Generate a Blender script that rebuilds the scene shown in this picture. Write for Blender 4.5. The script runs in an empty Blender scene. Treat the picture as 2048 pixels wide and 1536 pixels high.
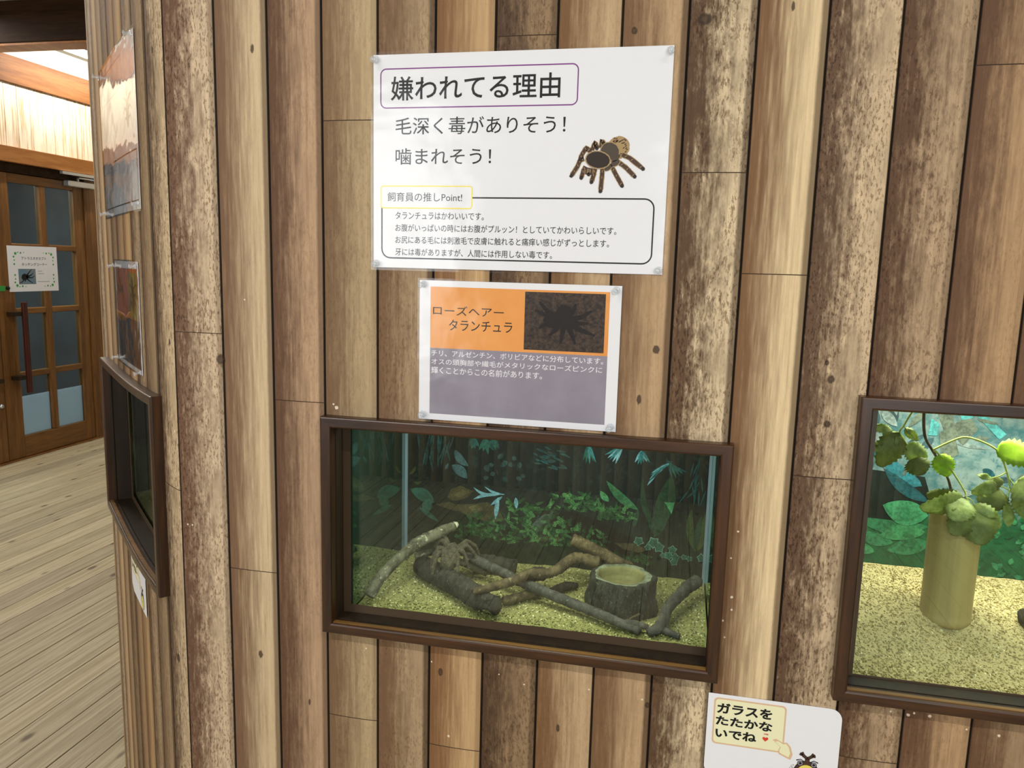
import bpy, bmesh, math, random
import numpy as np
from mathutils import Vector, Matrix
R = random.Random(7)
C = bpy.context.scene.collection
SC = bpy.context.scene

# ------------------------------------------------------------------ camera
CAM = Vector((0, -1.09, 1.42))
cam = bpy.data.objects.new('camera', bpy.data.cameras.new('camera'))
C.objects.link(cam)
_r = Vector((0.97701, 0.21165, 0.02573)); _d = Vector((0.05652, -0.14077, -0.98843)); _f = Vector((-0.20558, 0.96716, -0.14950))
M = Matrix((_r, -_d, -_f)).transposed().to_4x4(); M.translation = CAM
cam.matrix_world = M
cam.data.sensor_width = 36.0
cam.data.lens = 1540 / 2048 * 36.0
cam.data.clip_start = 0.02
SC.camera = cam

# ------------------------------------------------------------------ world, lights, exposure
W = bpy.data.worlds.new('world'); SC.world = W; W.use_nodes = True
W.node_tree.nodes['Background'].inputs[0].default_value = (0.75, 0.85, 1.0, 1)
W.node_tree.nodes['Background'].inputs[1].default_value = 1.0
SC.view_settings.view_transform = 'Standard'; SC.view_settings.look = 'None'
SC.view_settings.gamma = 1.0; SC.view_settings.use_curve_mapping = False
SC.view_settings.exposure = -0.06
SC.cycles.use_denoising = True
SC.cycles.max_bounces = 8; SC.cycles.transparent_max_bounces = 24
SC.cycles.sample_clamp_indirect = 6.0

def area(name, loc, direction, sx, sy, power, color=(1, 1, 1), parent=None, spread=180):
    l = bpy.data.lights.new(name, 'AREA'); l.shape = 'RECTANGLE'; l.size = sx; l.size_y = sy
    l.energy = power; l.color = color; l.spread = math.radians(spread)
    o = bpy.data.objects.new(name, l); C.objects.link(o)
    o.rotation_euler = Vector(direction).to_track_quat('-Z', 'Y').to_euler()
    o.location = loc
    if parent:
        o.parent = parent; o.location = Vector(loc) - parent.location
    return o
# daylight through the windows of the opposite wall (room behind the viewer)
area('window_daylight', (-2.2, -3.52, 1.6), (0, 1, -0.1), 1.6, 1.5, 38, (0.97, 0.99, 1.0))
area('window_daylight', (0.9, -3.52, 1.6), (0, 1, -0.1), 1.6, 1.5, 38, (0.97, 0.99, 1.0))
# the hall's ceiling tubes out of view, and one added light
area('unseen_tubes', (-1.2, -1.7, 2.80), (0, 0, -1), 1.2, .08, 30, (1.0, .97, .93))
area('unseen_tubes', (1.2, -1.7, 2.80), (0, 0, -1), 1.2, .08, 30, (1.0, .97, .93))
area('unseen_tubes', (-2.6, 1.4, 2.80), (0, 0, -1), .08, 1.2, 34, (1.0, .97, .93))
area('unseen_tubes', (-4.2, 2.3, 2.80), (0, 0, -1), .05, 1.2, 15, (1.0, .95, .86))  # added, unseen: brightens the boards that the side posters reflect

# ------------------------------------------------------------------ colour + material helpers
def lin(h):
    h = h.lstrip('#'); v = [int(h[i:i + 2], 16) / 255 for i in (0, 2, 4)]
    return tuple(x / 12.92 if x <= 0.04045 else ((x + 0.055) / 1.055) ** 2.4 for x in v) + (1.0,)

class NT:
    """tiny node-graph writer"""
    def __init__(s, name):
        s.m = bpy.data.materials.new(name); s.m.use_nodes = True
        s.t = s.m.node_tree; s.t.nodes.clear()
        s.out = s.t.nodes.new('ShaderNodeOutputMaterial')
    def n(s, typ, ins=None, **kw):
        nd = s.t.nodes.new(typ)
        for k, v in kw.items(): setattr(nd, k, v)
        for k, v in (ins or {}).items(): s.set(nd.inputs[k], v)
        return nd
    def set(s, sock, v):
        if hasattr(v, 'is_linked') or isinstance(v, bpy.types.NodeSocket): s.t.links.new(v, sock)
        else:
            try: sock.default_value = v
            except Exception: sock.default_value = v[:3]
    def math(s, op, a, b=0.0, c=0.0, clamp=False):
        nd = s.n('ShaderNodeMath', {0: a, 1: b, 2: c}, operation=op); nd.use_clamp = clamp; return nd.outputs[0]
    def mix(s, f, a, b, mode='MIX'):
        nd = s.n('ShaderNodeMix', data_type='RGBA', blend_type=mode)
        s.set(nd.inputs[0], f); s.set(nd.inputs[6], a); s.set(nd.inputs[7], b); return nd.outputs[2]
    def step(s, v, lo, hi, a=0.0, b=1.0):
        nd = s.n('ShaderNodeMapRange', {0: v, 1: lo, 2: hi, 3: a, 4: b}, interpolation_type='SMOOTHSTEP'); return nd.outputs[0]
    def noise(s, vec, scale=5, detail=4, rough=0.6, w=None):
        nd = s.n('ShaderNodeTexNoise', {'Vector': vec, 'Scale': scale, 'Detail': detail, 'Roughness': rough}); return nd.outputs[0]
    def vec(s, x, y, z): return s.n('ShaderNodeCombineXYZ', {0: x, 1: y, 2: z}).outputs[0]
    def sep(s, v): return s.n('ShaderNodeSeparateXYZ', {0: v}).outputs
    def scale(s, v, k): return s.n('ShaderNodeMapping', {0: v, 3: k}).outputs[0]
    def obj(s): return s.n('ShaderNodeTexCoord').outputs['Object']
    def gen(s): return s.n('ShaderNodeTexCoord').outputs['Generated']
    def attr(s, name, o='Fac'): return s.n('ShaderNodeAttribute', attribute_name=name).outputs[o]
    def bump(s, h, strength=0.3, dist=0.002): return s.n('ShaderNodeBump', {'Height': h, 'Strength': strength, 'Distance': dist}).outputs[0]
    def bsdf(s, color, rough=0.6, spec=0.5, normal=None, **kw):
        b = s.n('ShaderNodeBsdfPrincipled', {'Base Color': color, 'Roughness': rough, 'Specular IOR Level': spec})
        if normal is not None: s.set(b.inputs['Normal'], normal)
        for k, v in kw.items(): s.set(b.inputs[k.replace('_', ' ')], v)
        s.t.links.new(b.outputs[0], s.out.inputs[0]); return s.m

def plain(name, hexc, rough=0.6, spec=0.4, **kw):
    return NT(name).bsdf(lin(hexc), rough, spec, **kw)

def ink(name, hexc): return plain(name, hexc, 0.55, 0.3)

def mottled(name, h1, h2, scale=40, rough=0.75, bump=0.3, stretch=(1, 1, 1), lo=0.35, hi=0.65, h3=None, spec=0.3, dist=0.002):
    t = NT(name); v = t.scale(t.obj(), stretch)
    a = t.noise(v, scale, 6, 0.65); c = t.mix(t.step(a, lo, hi), lin(h1), lin(h2))
    if h3:
        b = t.noise(v, scale * 3.1, 3, 0.6); c = t.mix(t.step(b, 0.58, 0.72), c, lin(h3))
    return t.bsdf(c, rough, spec, t.bump(t.noise(v, scale * 2, 5, 0.7), bump, dist))

def wood(name, h1, h2, axis=2, scale=30, rough=0.4, spec=0.5, coat=0.0, bump=0.12):
    t = NT(name); k = [1.0, 1.0, 1.0]; k[axis] = 0.07
    v = t.scale(t.obj(), k); a = t.noise(v, scale, 6, 0.65); b = t.noise(v, scale * 6, 3, 0.6)
    f = t.math('ADD', t.math('MULTIPLY', a, 0.7), t.math('MULTIPLY', b, 0.3))
    c = t.mix(t.step(f, 0.35, 0.68), lin(h1), lin(h2))
    return t.bsdf(c, rough, spec, t.bump(f, bump, 0.001), **({'Coat_Weight': coat, 'Coat_Roughness': 0.18} if coat else {}))

def clear(name, tint=(1, 1, 1, 1), ior=1.5, rough=0.0, bump=0, refl=1.0, haze=0.0):
    """thin clear sheet: Fresnel mix of a straight-through and a mirror lobe"""
    t = NT(name)
    lw = t.n('ShaderNodeLayerWeight', {0: .5}); f0 = ((ior - 1) / (ior + 1)) ** 2
    g = t.n('ShaderNodeBsdfGlossy', {0: (1, 1, 1, 1), 1: rough}); tr = t.n('ShaderNodeBsdfTransparent', {0: tint})
    if bump:
        h = t.noise(t.scale(t.obj(), (1, 1, 1.6)), 9, 2, 0.5); h2 = t.noise(t.obj(), 60, 2, 0.5)
        nb = t.bump(t.math('ADD', h, t.math('MULTIPLY', h2, 0.06)), bump, 0.02)
        t.set(g.inputs['Normal'], nb); t.set(lw.inputs['Normal'], nb)
    f = t.math('ADD', f0, t.math('MULTIPLY', t.math('POWER', lw.outputs['Facing'], 5.0), 1 - f0))
    f = t.math('MULTIPLY', f, refl, clamp=True)
    if haze: f = t.math('ADD', f, haze, clamp=True)
    mx = t.n('ShaderNodeMixShader', {0: f, 1: tr.outputs[0], 2: g.outputs[0]})
    t.t.links.new(mx.outputs[0], t.out.inputs[0]); return t.m

def emit(name, color, strength):
    t = NT(name); e = t.n('ShaderNodeEmission', {0: color, 1: strength}); t.t.links.new(e.outputs[0], t.out.inputs[0]); return t.m

MAT = {}
MAT['paper'] = plain('white_paper', '#e9eaee', 0.6, 0.3)
MAT['black'] = ink('black_ink', '#111114'); MAT['purple'] = ink('purple_ink', '#7d3a86'); MAT['yellow'] = ink('yellow_ink', '#f0e055')
MAT['white_ink'] = ink('white_ink', '#eeeaf0'); MAT['red'] = ink('red_ink', '#d8402f'); MAT['cream'] = ink('cream_ink', '#eceac2'); MAT['tan_edge'] = ink('tan_edge_ink', '#dcb994')
MAT['brown_ink'] = ink('brown_ink', '#4a3428'); MAT['tan_ink'] = ink('tan_ink', '#ab9064'); MAT['dark_ink'] = ink('dark_brown_ink', '#2c221c'); MAT['grey_ink'] = ink('grey_brown_ink', '#4b4137')
MAT['orange'] = mottled('orange_print', '#eba357', '#e3974a', 12, 0.55, 0, lo=0.3, hi=0.7)
MAT['slate'] = mottled('slate_violet_print', '#89838f', '#958f9c', 14, 0.55, 0, lo=0.3, hi=0.7)
MAT['soil_photo'] = mottled('dark_soil_photo_print', '#211c1a', '#4b3c31', 160, 0.55, 0, h3='#5b4c40')
MAT['blue_photo'] = mottled('blue_photo_print', '#5f8298', '#7f878c', 14, 0.55, 0)
MAT['green_ink'] = ink('green_ink', '#3d9a48'); MAT['rust'] = mottled('rust_print', '#b85f2f', '#c46a38', 12, 0.55, 0)
MAT['charcoal'] = mottled('charcoal_print', '#3d3d44', '#47464d', 14, 0.55, 0)
MAT['pale_peach'] = mottled('pale_peach_print', '#e6cdb8', '#e9d9cc', 9, 0.55, 0)
MAT['film'] = clear('laminate_film', (1, 1, 1, 1), 1.45, 0.16, 0.15, refl=.62)
MAT['film_wavy'] = clear('wavy_laminate_film', (1, 1, 1, 1), 1.5, 0.05, 0.12, refl=1.1)
MAT['glass'] = clear('pane_glass', (0.9, 0.97, 0.94, 1), 1.5, 0.0)
MAT['door_glass'] = clear('door_glass', (0.8, 0.9, 0.9, 1), 1.5, 0.0)
MAT['frame'] = wood('dark_stained_wood', '#22130a', '#4d2d13', 2, 26, 0.34, 0.5, 0.12)
MAT['frame_h'] = wood('dark_stained_wood_across', '#22130a', '#4d2d13', 0, 26, 0.34, 0.5, 0.12)
MAT['lip'] = wood('highlight_lip_wood', '#5a3c18', '#8a6430', 0, 26, 0.45)  # bevel highlight of the bottom lip, put into a lighter wood colour
MAT['liner'] = wood('dark_liner_wood', '#1c130b', '#33230f', 2, 22, 0.5, 0.4)
MAT['trim'] = plain('brown_plastic_trim', '#4a3b2a', 0.4, 0.5)
MAT['seal'] = plain('silicone_seam', '#8496a6', 0.5, 0.5)
MAT['door_wood'] = wood('door_wood', '#5f3d1a', '#8a5e2c', 2, 24, 0.38, 0.5)
MAT['door_wood_h'] = wood('door_wood_across', '#5f3d1a', '#8a5e2c', 1, 24, 0.38, 0.5)
MAT['header'] = wood('header_wood', '#87531f', '#a9713a', 1, 20, 0.5, 0.4)
MAT['rail'] = wood('rail_wood', '#6a3f18', '#8c5a2b', 1, 20, 0.55, 0.3)
MAT['beam'] = wood('dark_beam_wood', '#22140a', '#3c2814', 0, 20, 0.75, 0.2)
MAT['handle'] = wood('dark_red_bar', '#2a0f0a', '#4b1d12', 2, 20, 0.35, 0.5)
MAT['ceiling'] = mottled('ceiling_paint', '#b5b1a2', '#bdb9aa', 3, 0.9, 0)
MAT['silver'] = NT('brushed_metal').bsdf(lin('#c9cccf'), 0.3, 0.5, Metallic=0.85)
MAT['steel'] = NT('steel').bsdf(lin('#b8b8b8'), 0.25, 0.5, Metallic=1.0)
MAT['lamp_body'] = plain('lamp_body', '#8b8c84', 0.5)
MAT['tube'] = emit('tube_glow', (1.0, 0.97, 0.9, 1), 30)
def _film():
    t = NT('pale_film'); d = t.n('ShaderNodeBsdfDiffuse', {0: lin('#e2e6ee')}); tl = t.n('ShaderNodeBsdfTranslucent', {0: lin('#eaeef5')}); mx = t.n('ShaderNodeMixShader', {0: .6, 1: d.outputs[0], 2: tl.outputs[0]})
    t.t.links.new(mx.outputs[0], t.out.inputs[0]); return t.m
MAT['frosted'] = _film()
MAT['plaster'] = mottled('plain_plaster', '#b9ad99', '#c7bca8', 4, 0.85, 0.1)
MAT['porch'] = mottled('porch_wall', '#333c45', '#3f4a52', 3, 0.8, 0)
def _plastic():
    t = NT('clear_plastic')
    tr = t.n('ShaderNodeBsdfTransparent', {0: (.93, .95, .97, 1)}); d = t.n('ShaderNodeBsdfDiffuse', {0: (.85, .88, .9, 1)}); g = t.n('ShaderNodeBsdfGlossy', {0: (1, 1, 1, 1), 1: .08})
    lw = t.n('ShaderNodeLayerWeight', {0: .5})
    m1 = t.n('ShaderNodeMixShader', {0: .22, 1: tr.outputs[0], 2: d.outputs[0]})
    m2 = t.n('ShaderNodeMixShader', {0: t.math('ADD', .05, t.math('MULTIPLY', t.math('POWER', lw.outputs['Facing'], 3.0), .6)), 1: m1.outputs[0], 2: g.outputs[0]})
    t.t.links.new(m2.outputs[0], t.out.inputs[0]); return t.m
MAT['plastic'] = _plastic()

# ------------------------------------------------------------------ mesh builder
class MB:
    def __init__(s): s.v = []; s.f = []; s.mi = []
    def vert(s, p): s.v.append(tuple(p)); return len(s.v) - 1
    def face(s, idx, m=0): s.f.append(tuple(idx)); s.mi.append(m)
    def poly(s, pts, m=0): s.face([s.vert(p) for p in pts], m)
    def box(s, a, b, m=0):
        x0, x1 = sorted((a[0], b[0])); y0, y1 = sorted((a[1], b[1])); z0, z1 = sorted((a[2], b[2]))
        i = [s.vert(p) for p in ((x0, y0, z0), (x1, y0, z0), (x1, y1, z0), (x0, y1, z0), (x0, y0, z1), (x1, y0, z1), (x1, y1, z1), (x0, y1, z1))]
        for q in ((0, 3, 2, 1), (4, 5, 6, 7), (0, 1, 5, 4), (1, 2, 6, 5), (2, 3, 7, 6), (3, 0, 4, 7)): s.face([i[k] for k in q], m)
    def tube(s, pts, radii, n=10, m=0, caps=True, jit=0.0, rnd=None):
        pts = [Vector(p) for p in pts]
        if not hasattr(radii, '__len__'): radii = [radii] * len(pts)
        up = Vector((0.13, 0.21, 0.97)); rings = []
        for i, p in enumerate(pts):
            t = (pts[min(i + 1, len(pts) - 1)] - pts[max(i - 1, 0)]).normalized()
            a = t.cross(up)
            if a.length < 0.05: a = t.cross(Vector((1, 0, 0)))
            a.normalize(); b = t.cross(a).normalized(); rings.append([])
            for k in range(n):
                an = 2 * math.pi * k / n; rr = radii[i] * (1 + (rnd.uniform(-jit, jit) if jit else 0))
                rings[-1].append(s.vert(p + a * math.cos(an) * rr + b * math.sin(an) * rr))
        for i in range(len(pts) - 1):
            for k in range(n):
                k2 = (k + 1) % n; s.face((rings[i][k], rings[i + 1][k], rings[i + 1][k2], rings[i][k2]), m)
        if caps: s.face(rings[0], m); s.face(rings[-1][::-1], m)
    def lathe(s, prof, center, axis=Vector((0, 0, 1)), n=20, m=0, jit=None):
        axis = Vector(axis).normalized(); a = axis.orthogonal().normalized(); b = axis.cross(a); rings = []
        for j, (r, h) in enumerate(prof):
            ring = []
            for k in range(n):
                an = 2 * math.pi * k / n; rr = r * (jit(an, j) if jit else 1)
                ring.append(s.vert(Vector(center) + axis * h + (a * math.cos(an) + b * math.sin(an)) * rr))
            rings.append(ring)
        for i in range(len(rings) - 1):
            for k in range(n): s.face((rings[i][k], rings[i][(k + 1) % n], rings[i + 1][(k + 1) % n], rings[i + 1][k]), m)
        s.face(rings[0][::-1], m); s.face(rings[-1], m)

def link(name, me, parent=None, mats=(), smooth=False):
    o = bpy.data.objects.new(name, me); C.objects.link(o)
    for m in (mats if isinstance(mats, (list, tuple)) else [mats]): me.materials.append(m)
    if parent is not None: o.parent = parent
    if smooth:
        for p in me.polygons: p.use_smooth = True
    return o
def world_loc(o):
    v = Vector(o.location)
    while o.parent: o = o.parent; v += Vector(o.location)
    return v
def make(name, mb, mats, parent=None, smooth=False, loc=None):
    """one mesh object; vertices come in world space, the origin goes to loc (or the parent's)"""
    off = world_loc(parent) if parent is not None else Vector(loc or (0, 0, 0))
    me = bpy.data.meshes.new(name)
    me.from_pydata([(v[0] - off.x, v[1] - off.y, v[2] - off.z) for v in mb.v], [], mb.f)
    mats = mats if isinstance(mats, (list, tuple)) else [mats]
    if len(mats) > 1: me.polygons.foreach_set('material_index', mb.mi)
    me.update()
    o = link(name, me, parent, mats, smooth)
    if parent is None: o.location = off
    return o
def tag(o, label=None, cat=None, group=None, kind=None):
    if label: o['label'] = label
    if cat: o['category'] = cat
    if group: o['group'] = group
    if kind: o['kind'] = kind
    return o
def thing(name, loc, label, cat, group=None, kind=None):
    o = bpy.data.objects.new(name, None); C.objects.link(o); o.location = loc; o.empty_display_size = 0.05
    return tag(o, label, cat, group, kind)

# ------------------------------------------------------------------ wall line: flat front, then a corner and a bowed side
S0 = -0.787                                            # the corner, in metres along the wall
_h = lambda a: 45.5 + 10.5 * math.exp(-min(a, 0.74) / 0.15) - max(0, a - 0.74) * 60
_P = [(S0, 0.0)]; _H = []
for _i in range(2601):
    _a = math.radians(_h(_i * 0.001)); _H.append(_a)
    _P.append((_P[-1][0] - 0.001 * math.sin(_a), _P[-1][1] + 0.001 * math.cos(_a)))
def WP(s, z, off=0.0):
    """point on the exhibit wall: s metres along it, z up, off metres proud of it"""
    if s >= S0: return (s, -off, z)
    a = (S0 - s) * 1000; i = min(int(a), 2599); t = a - i
    x = _P[i][0] * (1 - t) + _P[i + 1][0] * t; y = _P[i][1] * (1 - t) + _P[i + 1][1] * t; h = _H[i] * (1 - t) + _H[i + 1] * t
    return (x - math.cos(h) * off, y - math.sin(h) * off, z)
PW = 0.08665
CEIL = 2.88

# ------------------------------------------------------------------ wood-plank covering
def plank_material():
    t = NT('log_plank_covering')
    uv = t.n('ShaderNodeUVMap', uv_map='plank').outputs[0]; u, vz, _ = t.sep(uv)
    seed = t.attr('seed'); ca = t.attr('heart', 'Color'); lit_col = t.attr('lit_side', 'Color'); mott = t.attr('mottle'); edge = t.attr('bark_edge')  # attribute colours: shaded and lit tones of the printed logs
    um = t.math('MULTIPLY', u, PW)
    sd = t.math('MULTIPLY', seed, 17.3)
    vg = t.vec(t.math('MULTIPLY', um, 55), sd, t.math('MULTIPLY', vz, 3.2))
    grain = t.noise(vg, 3.0, 6, 0.62)
    fine = t.noise(t.vec(t.math('MULTIPLY', um, 420), sd, t.math('MULTIPLY', vz, 14)), 1.0, 4, 0.6)
    patch = t.noise(t.vec(t.math('MULTIPLY', um, 105), sd, t.math('MULTIPLY', vz, 36)), 1.0, 7, 0.72)
    # printed light-from-right shading of each log, put into the colour: a wavering boundary
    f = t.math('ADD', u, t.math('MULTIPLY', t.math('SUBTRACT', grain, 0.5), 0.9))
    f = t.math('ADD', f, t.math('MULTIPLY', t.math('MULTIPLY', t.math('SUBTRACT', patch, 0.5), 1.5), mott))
    c = t.mix(t.step(f, 0.06, 0.90), ca, lit_col)
    # grain
    c = t.mix(t.math('MULTIPLY', t.step(fine, 0.66, 0.34), 0.30), c, t.mix(1.0, c, (0.72, 0.67, 0.62, 1), 'MULTIPLY'))
    c = t.mix(t.math('MULTIPLY', t.step(grain, 0.50, 0.68), 0.35), c, t.mix(1.0, c, (1.18, 1.17, 1.14, 1), 'MULTIPLY'))
    st = t.noise(t.vec(t.math('MULTIPLY', um, 210), sd, t.math('MULTIPLY', vz, 1.6)), 1.0, 5, 0.7)
    c = t.mix(t.math('MULTIPLY', t.step(st, 0.56, 0.70), 0.45), c, t.mix(1.0, c, (0.62, 0.55, 0.48, 1), 'MULTIPLY'))
    c = t.mix(t.math('MULTIPLY', t.step(st, 0.42, 0.32), 0.30), c, t.mix(1.0, c, (1.18, 1.16, 1.12, 1), 'MULTIPLY'))
    # flecked bark marks on the mottled logs
    fl = t.noise(t.vec(t.math('MULTIPLY', um, 330), sd, t.math('MULTIPLY', vz, 120)), 1.0, 4, 0.66)
    big = t.noise(t.vec(t.math('MULTIPLY', um, 26), sd, t.math('MULTIPLY', vz, 9)), 1.0, 4, 0.6)
    dk = t.math('MULTIPLY', t.step(fl, 0.51, 0.60), t.step(big, 0.34, 0.54))
    c = t.mix(t.math('MULTIPLY', t.math('MULTIPLY', dk, 0.9), mott), c, t.mix(1.0, c, (0.42, 0.36, 0.31, 1), 'MULTIPLY'))
    c = t.mix(t.math('MULTIPLY', t.math('MULTIPLY', t.step(patch, 0.50, 0.66), 0.5), mott), c, t.mix(1.0, c, (1.22, 1.22, 1.22, 1), 'MULTIPLY'))
    c = t.mix(t.math('MULTIPLY', t.math('MULTIPLY', t.step(big, 0.50, 0.38), 0.45), mott), c, t.mix(1.0, c, (0.60, 0.58, 0.56, 1), 'MULTIPLY'))
    # dark bark strip at one edge, thin dark line at both
    e2 = t.math('ADD', u, t.math('MULTIPLY', t.math('SUBTRACT', patch, 0.5), 0.04))
    c = t.mix(t.math('MULTIPLY', t.step(e2, 0.855, 0.915), edge), c, t.mix(1.0, c, (0.34, 0.31, 0.29, 1), 'MULTIPLY'))
    eb = t.math('MAXIMUM', t.step(u, 0.020, 0.008), t.step(u, 0.966, 0.982))
    c = t.mix(t.math('MULTIPLY', eb, 0.95), c, (0.012, 0.009, 0.007, 1))
    # knots and pale chips, at their own places on the covering
    suv = t.n('ShaderNodeUVMap', uv_map='place').outputs[0]
    kd = None
    for (s, z, rx, rz) in KNOTS:
        p = t.n('ShaderNodeVectorMath', {0: suv, 1: (s, z, 0)}, operation='SUBTRACT').outputs[0]
        p = t.n('ShaderNodeVectorMath', {0: p, 1: (1 / rx, 1 / rz, 0)}, operation='MULTIPLY').outputs[0]
        d = t.n('ShaderNodeVectorMath', {0: p}, operation='LENGTH').outputs['Value']
        kd = d if kd is None else t.math('MINIMUM', kd, d)
    kd2 = t.math('ADD', kd, t.math('MULTIPLY', t.math('SUBTRACT', fl, 0.5), 1.2))
    c = t.mix(t.math('MULTIPLY', t.step(kd2, 1.15, 0.7), 0.85), c, (0.035, 0.022, 0.013, 1))
    c = t.mix(t.math('MULTIPLY', t.step(kd2, 0.55, 0.2), 0.5), c, (0.12, 0.07, 0.04, 1))
    wd = None
    for (s, z, rr) in CHIPS:
        p = t.n('ShaderNodeVectorMath', {0: suv, 1: (s, z, 0)}, operation='SUBTRACT').outputs[0]
        d = t.n('ShaderNodeVectorMath', {0: p, 1: (1.3 / rr, 1.3 / rr, 0)}, operation='MULTIPLY').outputs[0]
        d = t.n('ShaderNodeVectorMath', {0: d}, operation='LENGTH').outputs['Value']
        wd = d if wd is None else t.math('MINIMUM', wd, d)
    wd = t.math('ADD', wd, t.math('MULTIPLY', t.math('SUBTRACT', fl, 0.5), 1.0))
    c = t.mix(t.step(wd, 1.1, 0.8), c, lin('#e2d3bd'))
    h = t.math('ADD', t.math('MULTIPLY', fine, 0.5), grain)
    return t.bsdf(c, 0.62, 0.22, t.bump(h, 0.08, 0.001))
# (s, z, half width, half height)
KNOTS = [(0.205, 1.283, .005, .006), (0.205, 1.222, .005, .005), (0.198, 1.305, .003, .004), (-0.027, 1.312, .005, .006), (-0.047, 1.240, .0035, .008),
         (-0.078, 1.735, .004, .005), (-0.705, 1.264, .008, .009), (-0.806, 1.286, .004, .006), (-0.825, 0.731, .008, .008), (0.121, 1.757, .0025, .006),
         (-0.335, 0.785, .004, .007), (-0.647, 0.772, .004, .007), (-0.012, 0.778, .004, .005), (0.012, 1.746, .009, .008), (-0.637, 1.73, .003, .007),
         (-0.56, 0.70, .002, .006), (-0.83, 1.74, .004, .006), (-0.145, 0.72, .003, .007)]
CHIPS = [(-.508, 1.199, .004), (-.513, 1.204, .002), (.093, 1.02, .002), (.098, 0.962, .0025), (.099, .943, .002), (.088, .925, .002), (.092, .90, .0018), (.10, 1.06, .002), (.322, .820, .0022),
         (.345, .818, .003), (.352, .822, .002), (.372, .821, .003), (.42, .808, .002), (.46, .806, .0025), (-.46, .808, .0018), (-.35, .80, .0018), (-.24, .795, .0016), (-.2, .784, .0016), (-.10, .79, .0018),
         (-.02, .786, .002), (-.32, .678, .003), (-.80, 1.14, .003), (-.775, .985, .002), (-.766, .985, .002), (-.66, 1.36, .0018), (-.115, 1.005, .0016)]
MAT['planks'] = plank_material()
# shaded-side colour, lit-side colour, mottling, dark bark edge; index 0 starts at the corner
LOGS = {0: ('#785a46', '#cdb698', 1.0, .6), 1: ('#80624a', '#cdb692', .10, .9), 2: ('#6b4e3a', '#b8997a', .3, .8), 3: ('#84684c', '#b7a07c', .3, .3),
        4: ('#7d6046', '#a78f70', .5, 1.), 5: ('#866140', '#c2a176', .1, .5), 6: ('#5c4532', '#967c5e', .8, .7), 7: ('#866342', '#c8ab85', .2, .2),
        8: ('#7f6044', '#b99c78', .2, 1.), 9: ('#69503a', '#d2be9c', 1., 1.), 10: ('#805f41', '#dcc59c', .08, 1.), 11: ('#6e543f', '#d0b896', 1., 0.), 12: ('#664a35', '#b69c7c', .8, .6),
        13: ('#6a4d37', '#b0906c', .3, .3), 14: ('#76573e', '#ac9170', .3, .5)}
JOINTS = {0: [1.305], 3: [1.626, .684], 2: [1.205], 9: [1.552], 10: [1.420], 6: [1.734], 11: [1.147], 12: [.742], 13: [1.680], 1: [.918], -1: [1.041], 5: [.659], 7: [.4], 8: [2.1], -4: [.9], -3: [1.6], -6: [1.3]}
PROFILE = [(0, -.003), (.02, -.0004), (.06, .0003), (.2, .0011), (.5, .0016), (.8, .0011), (.94, .0003), (.98, -.0004), (1, -.003)]
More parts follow.
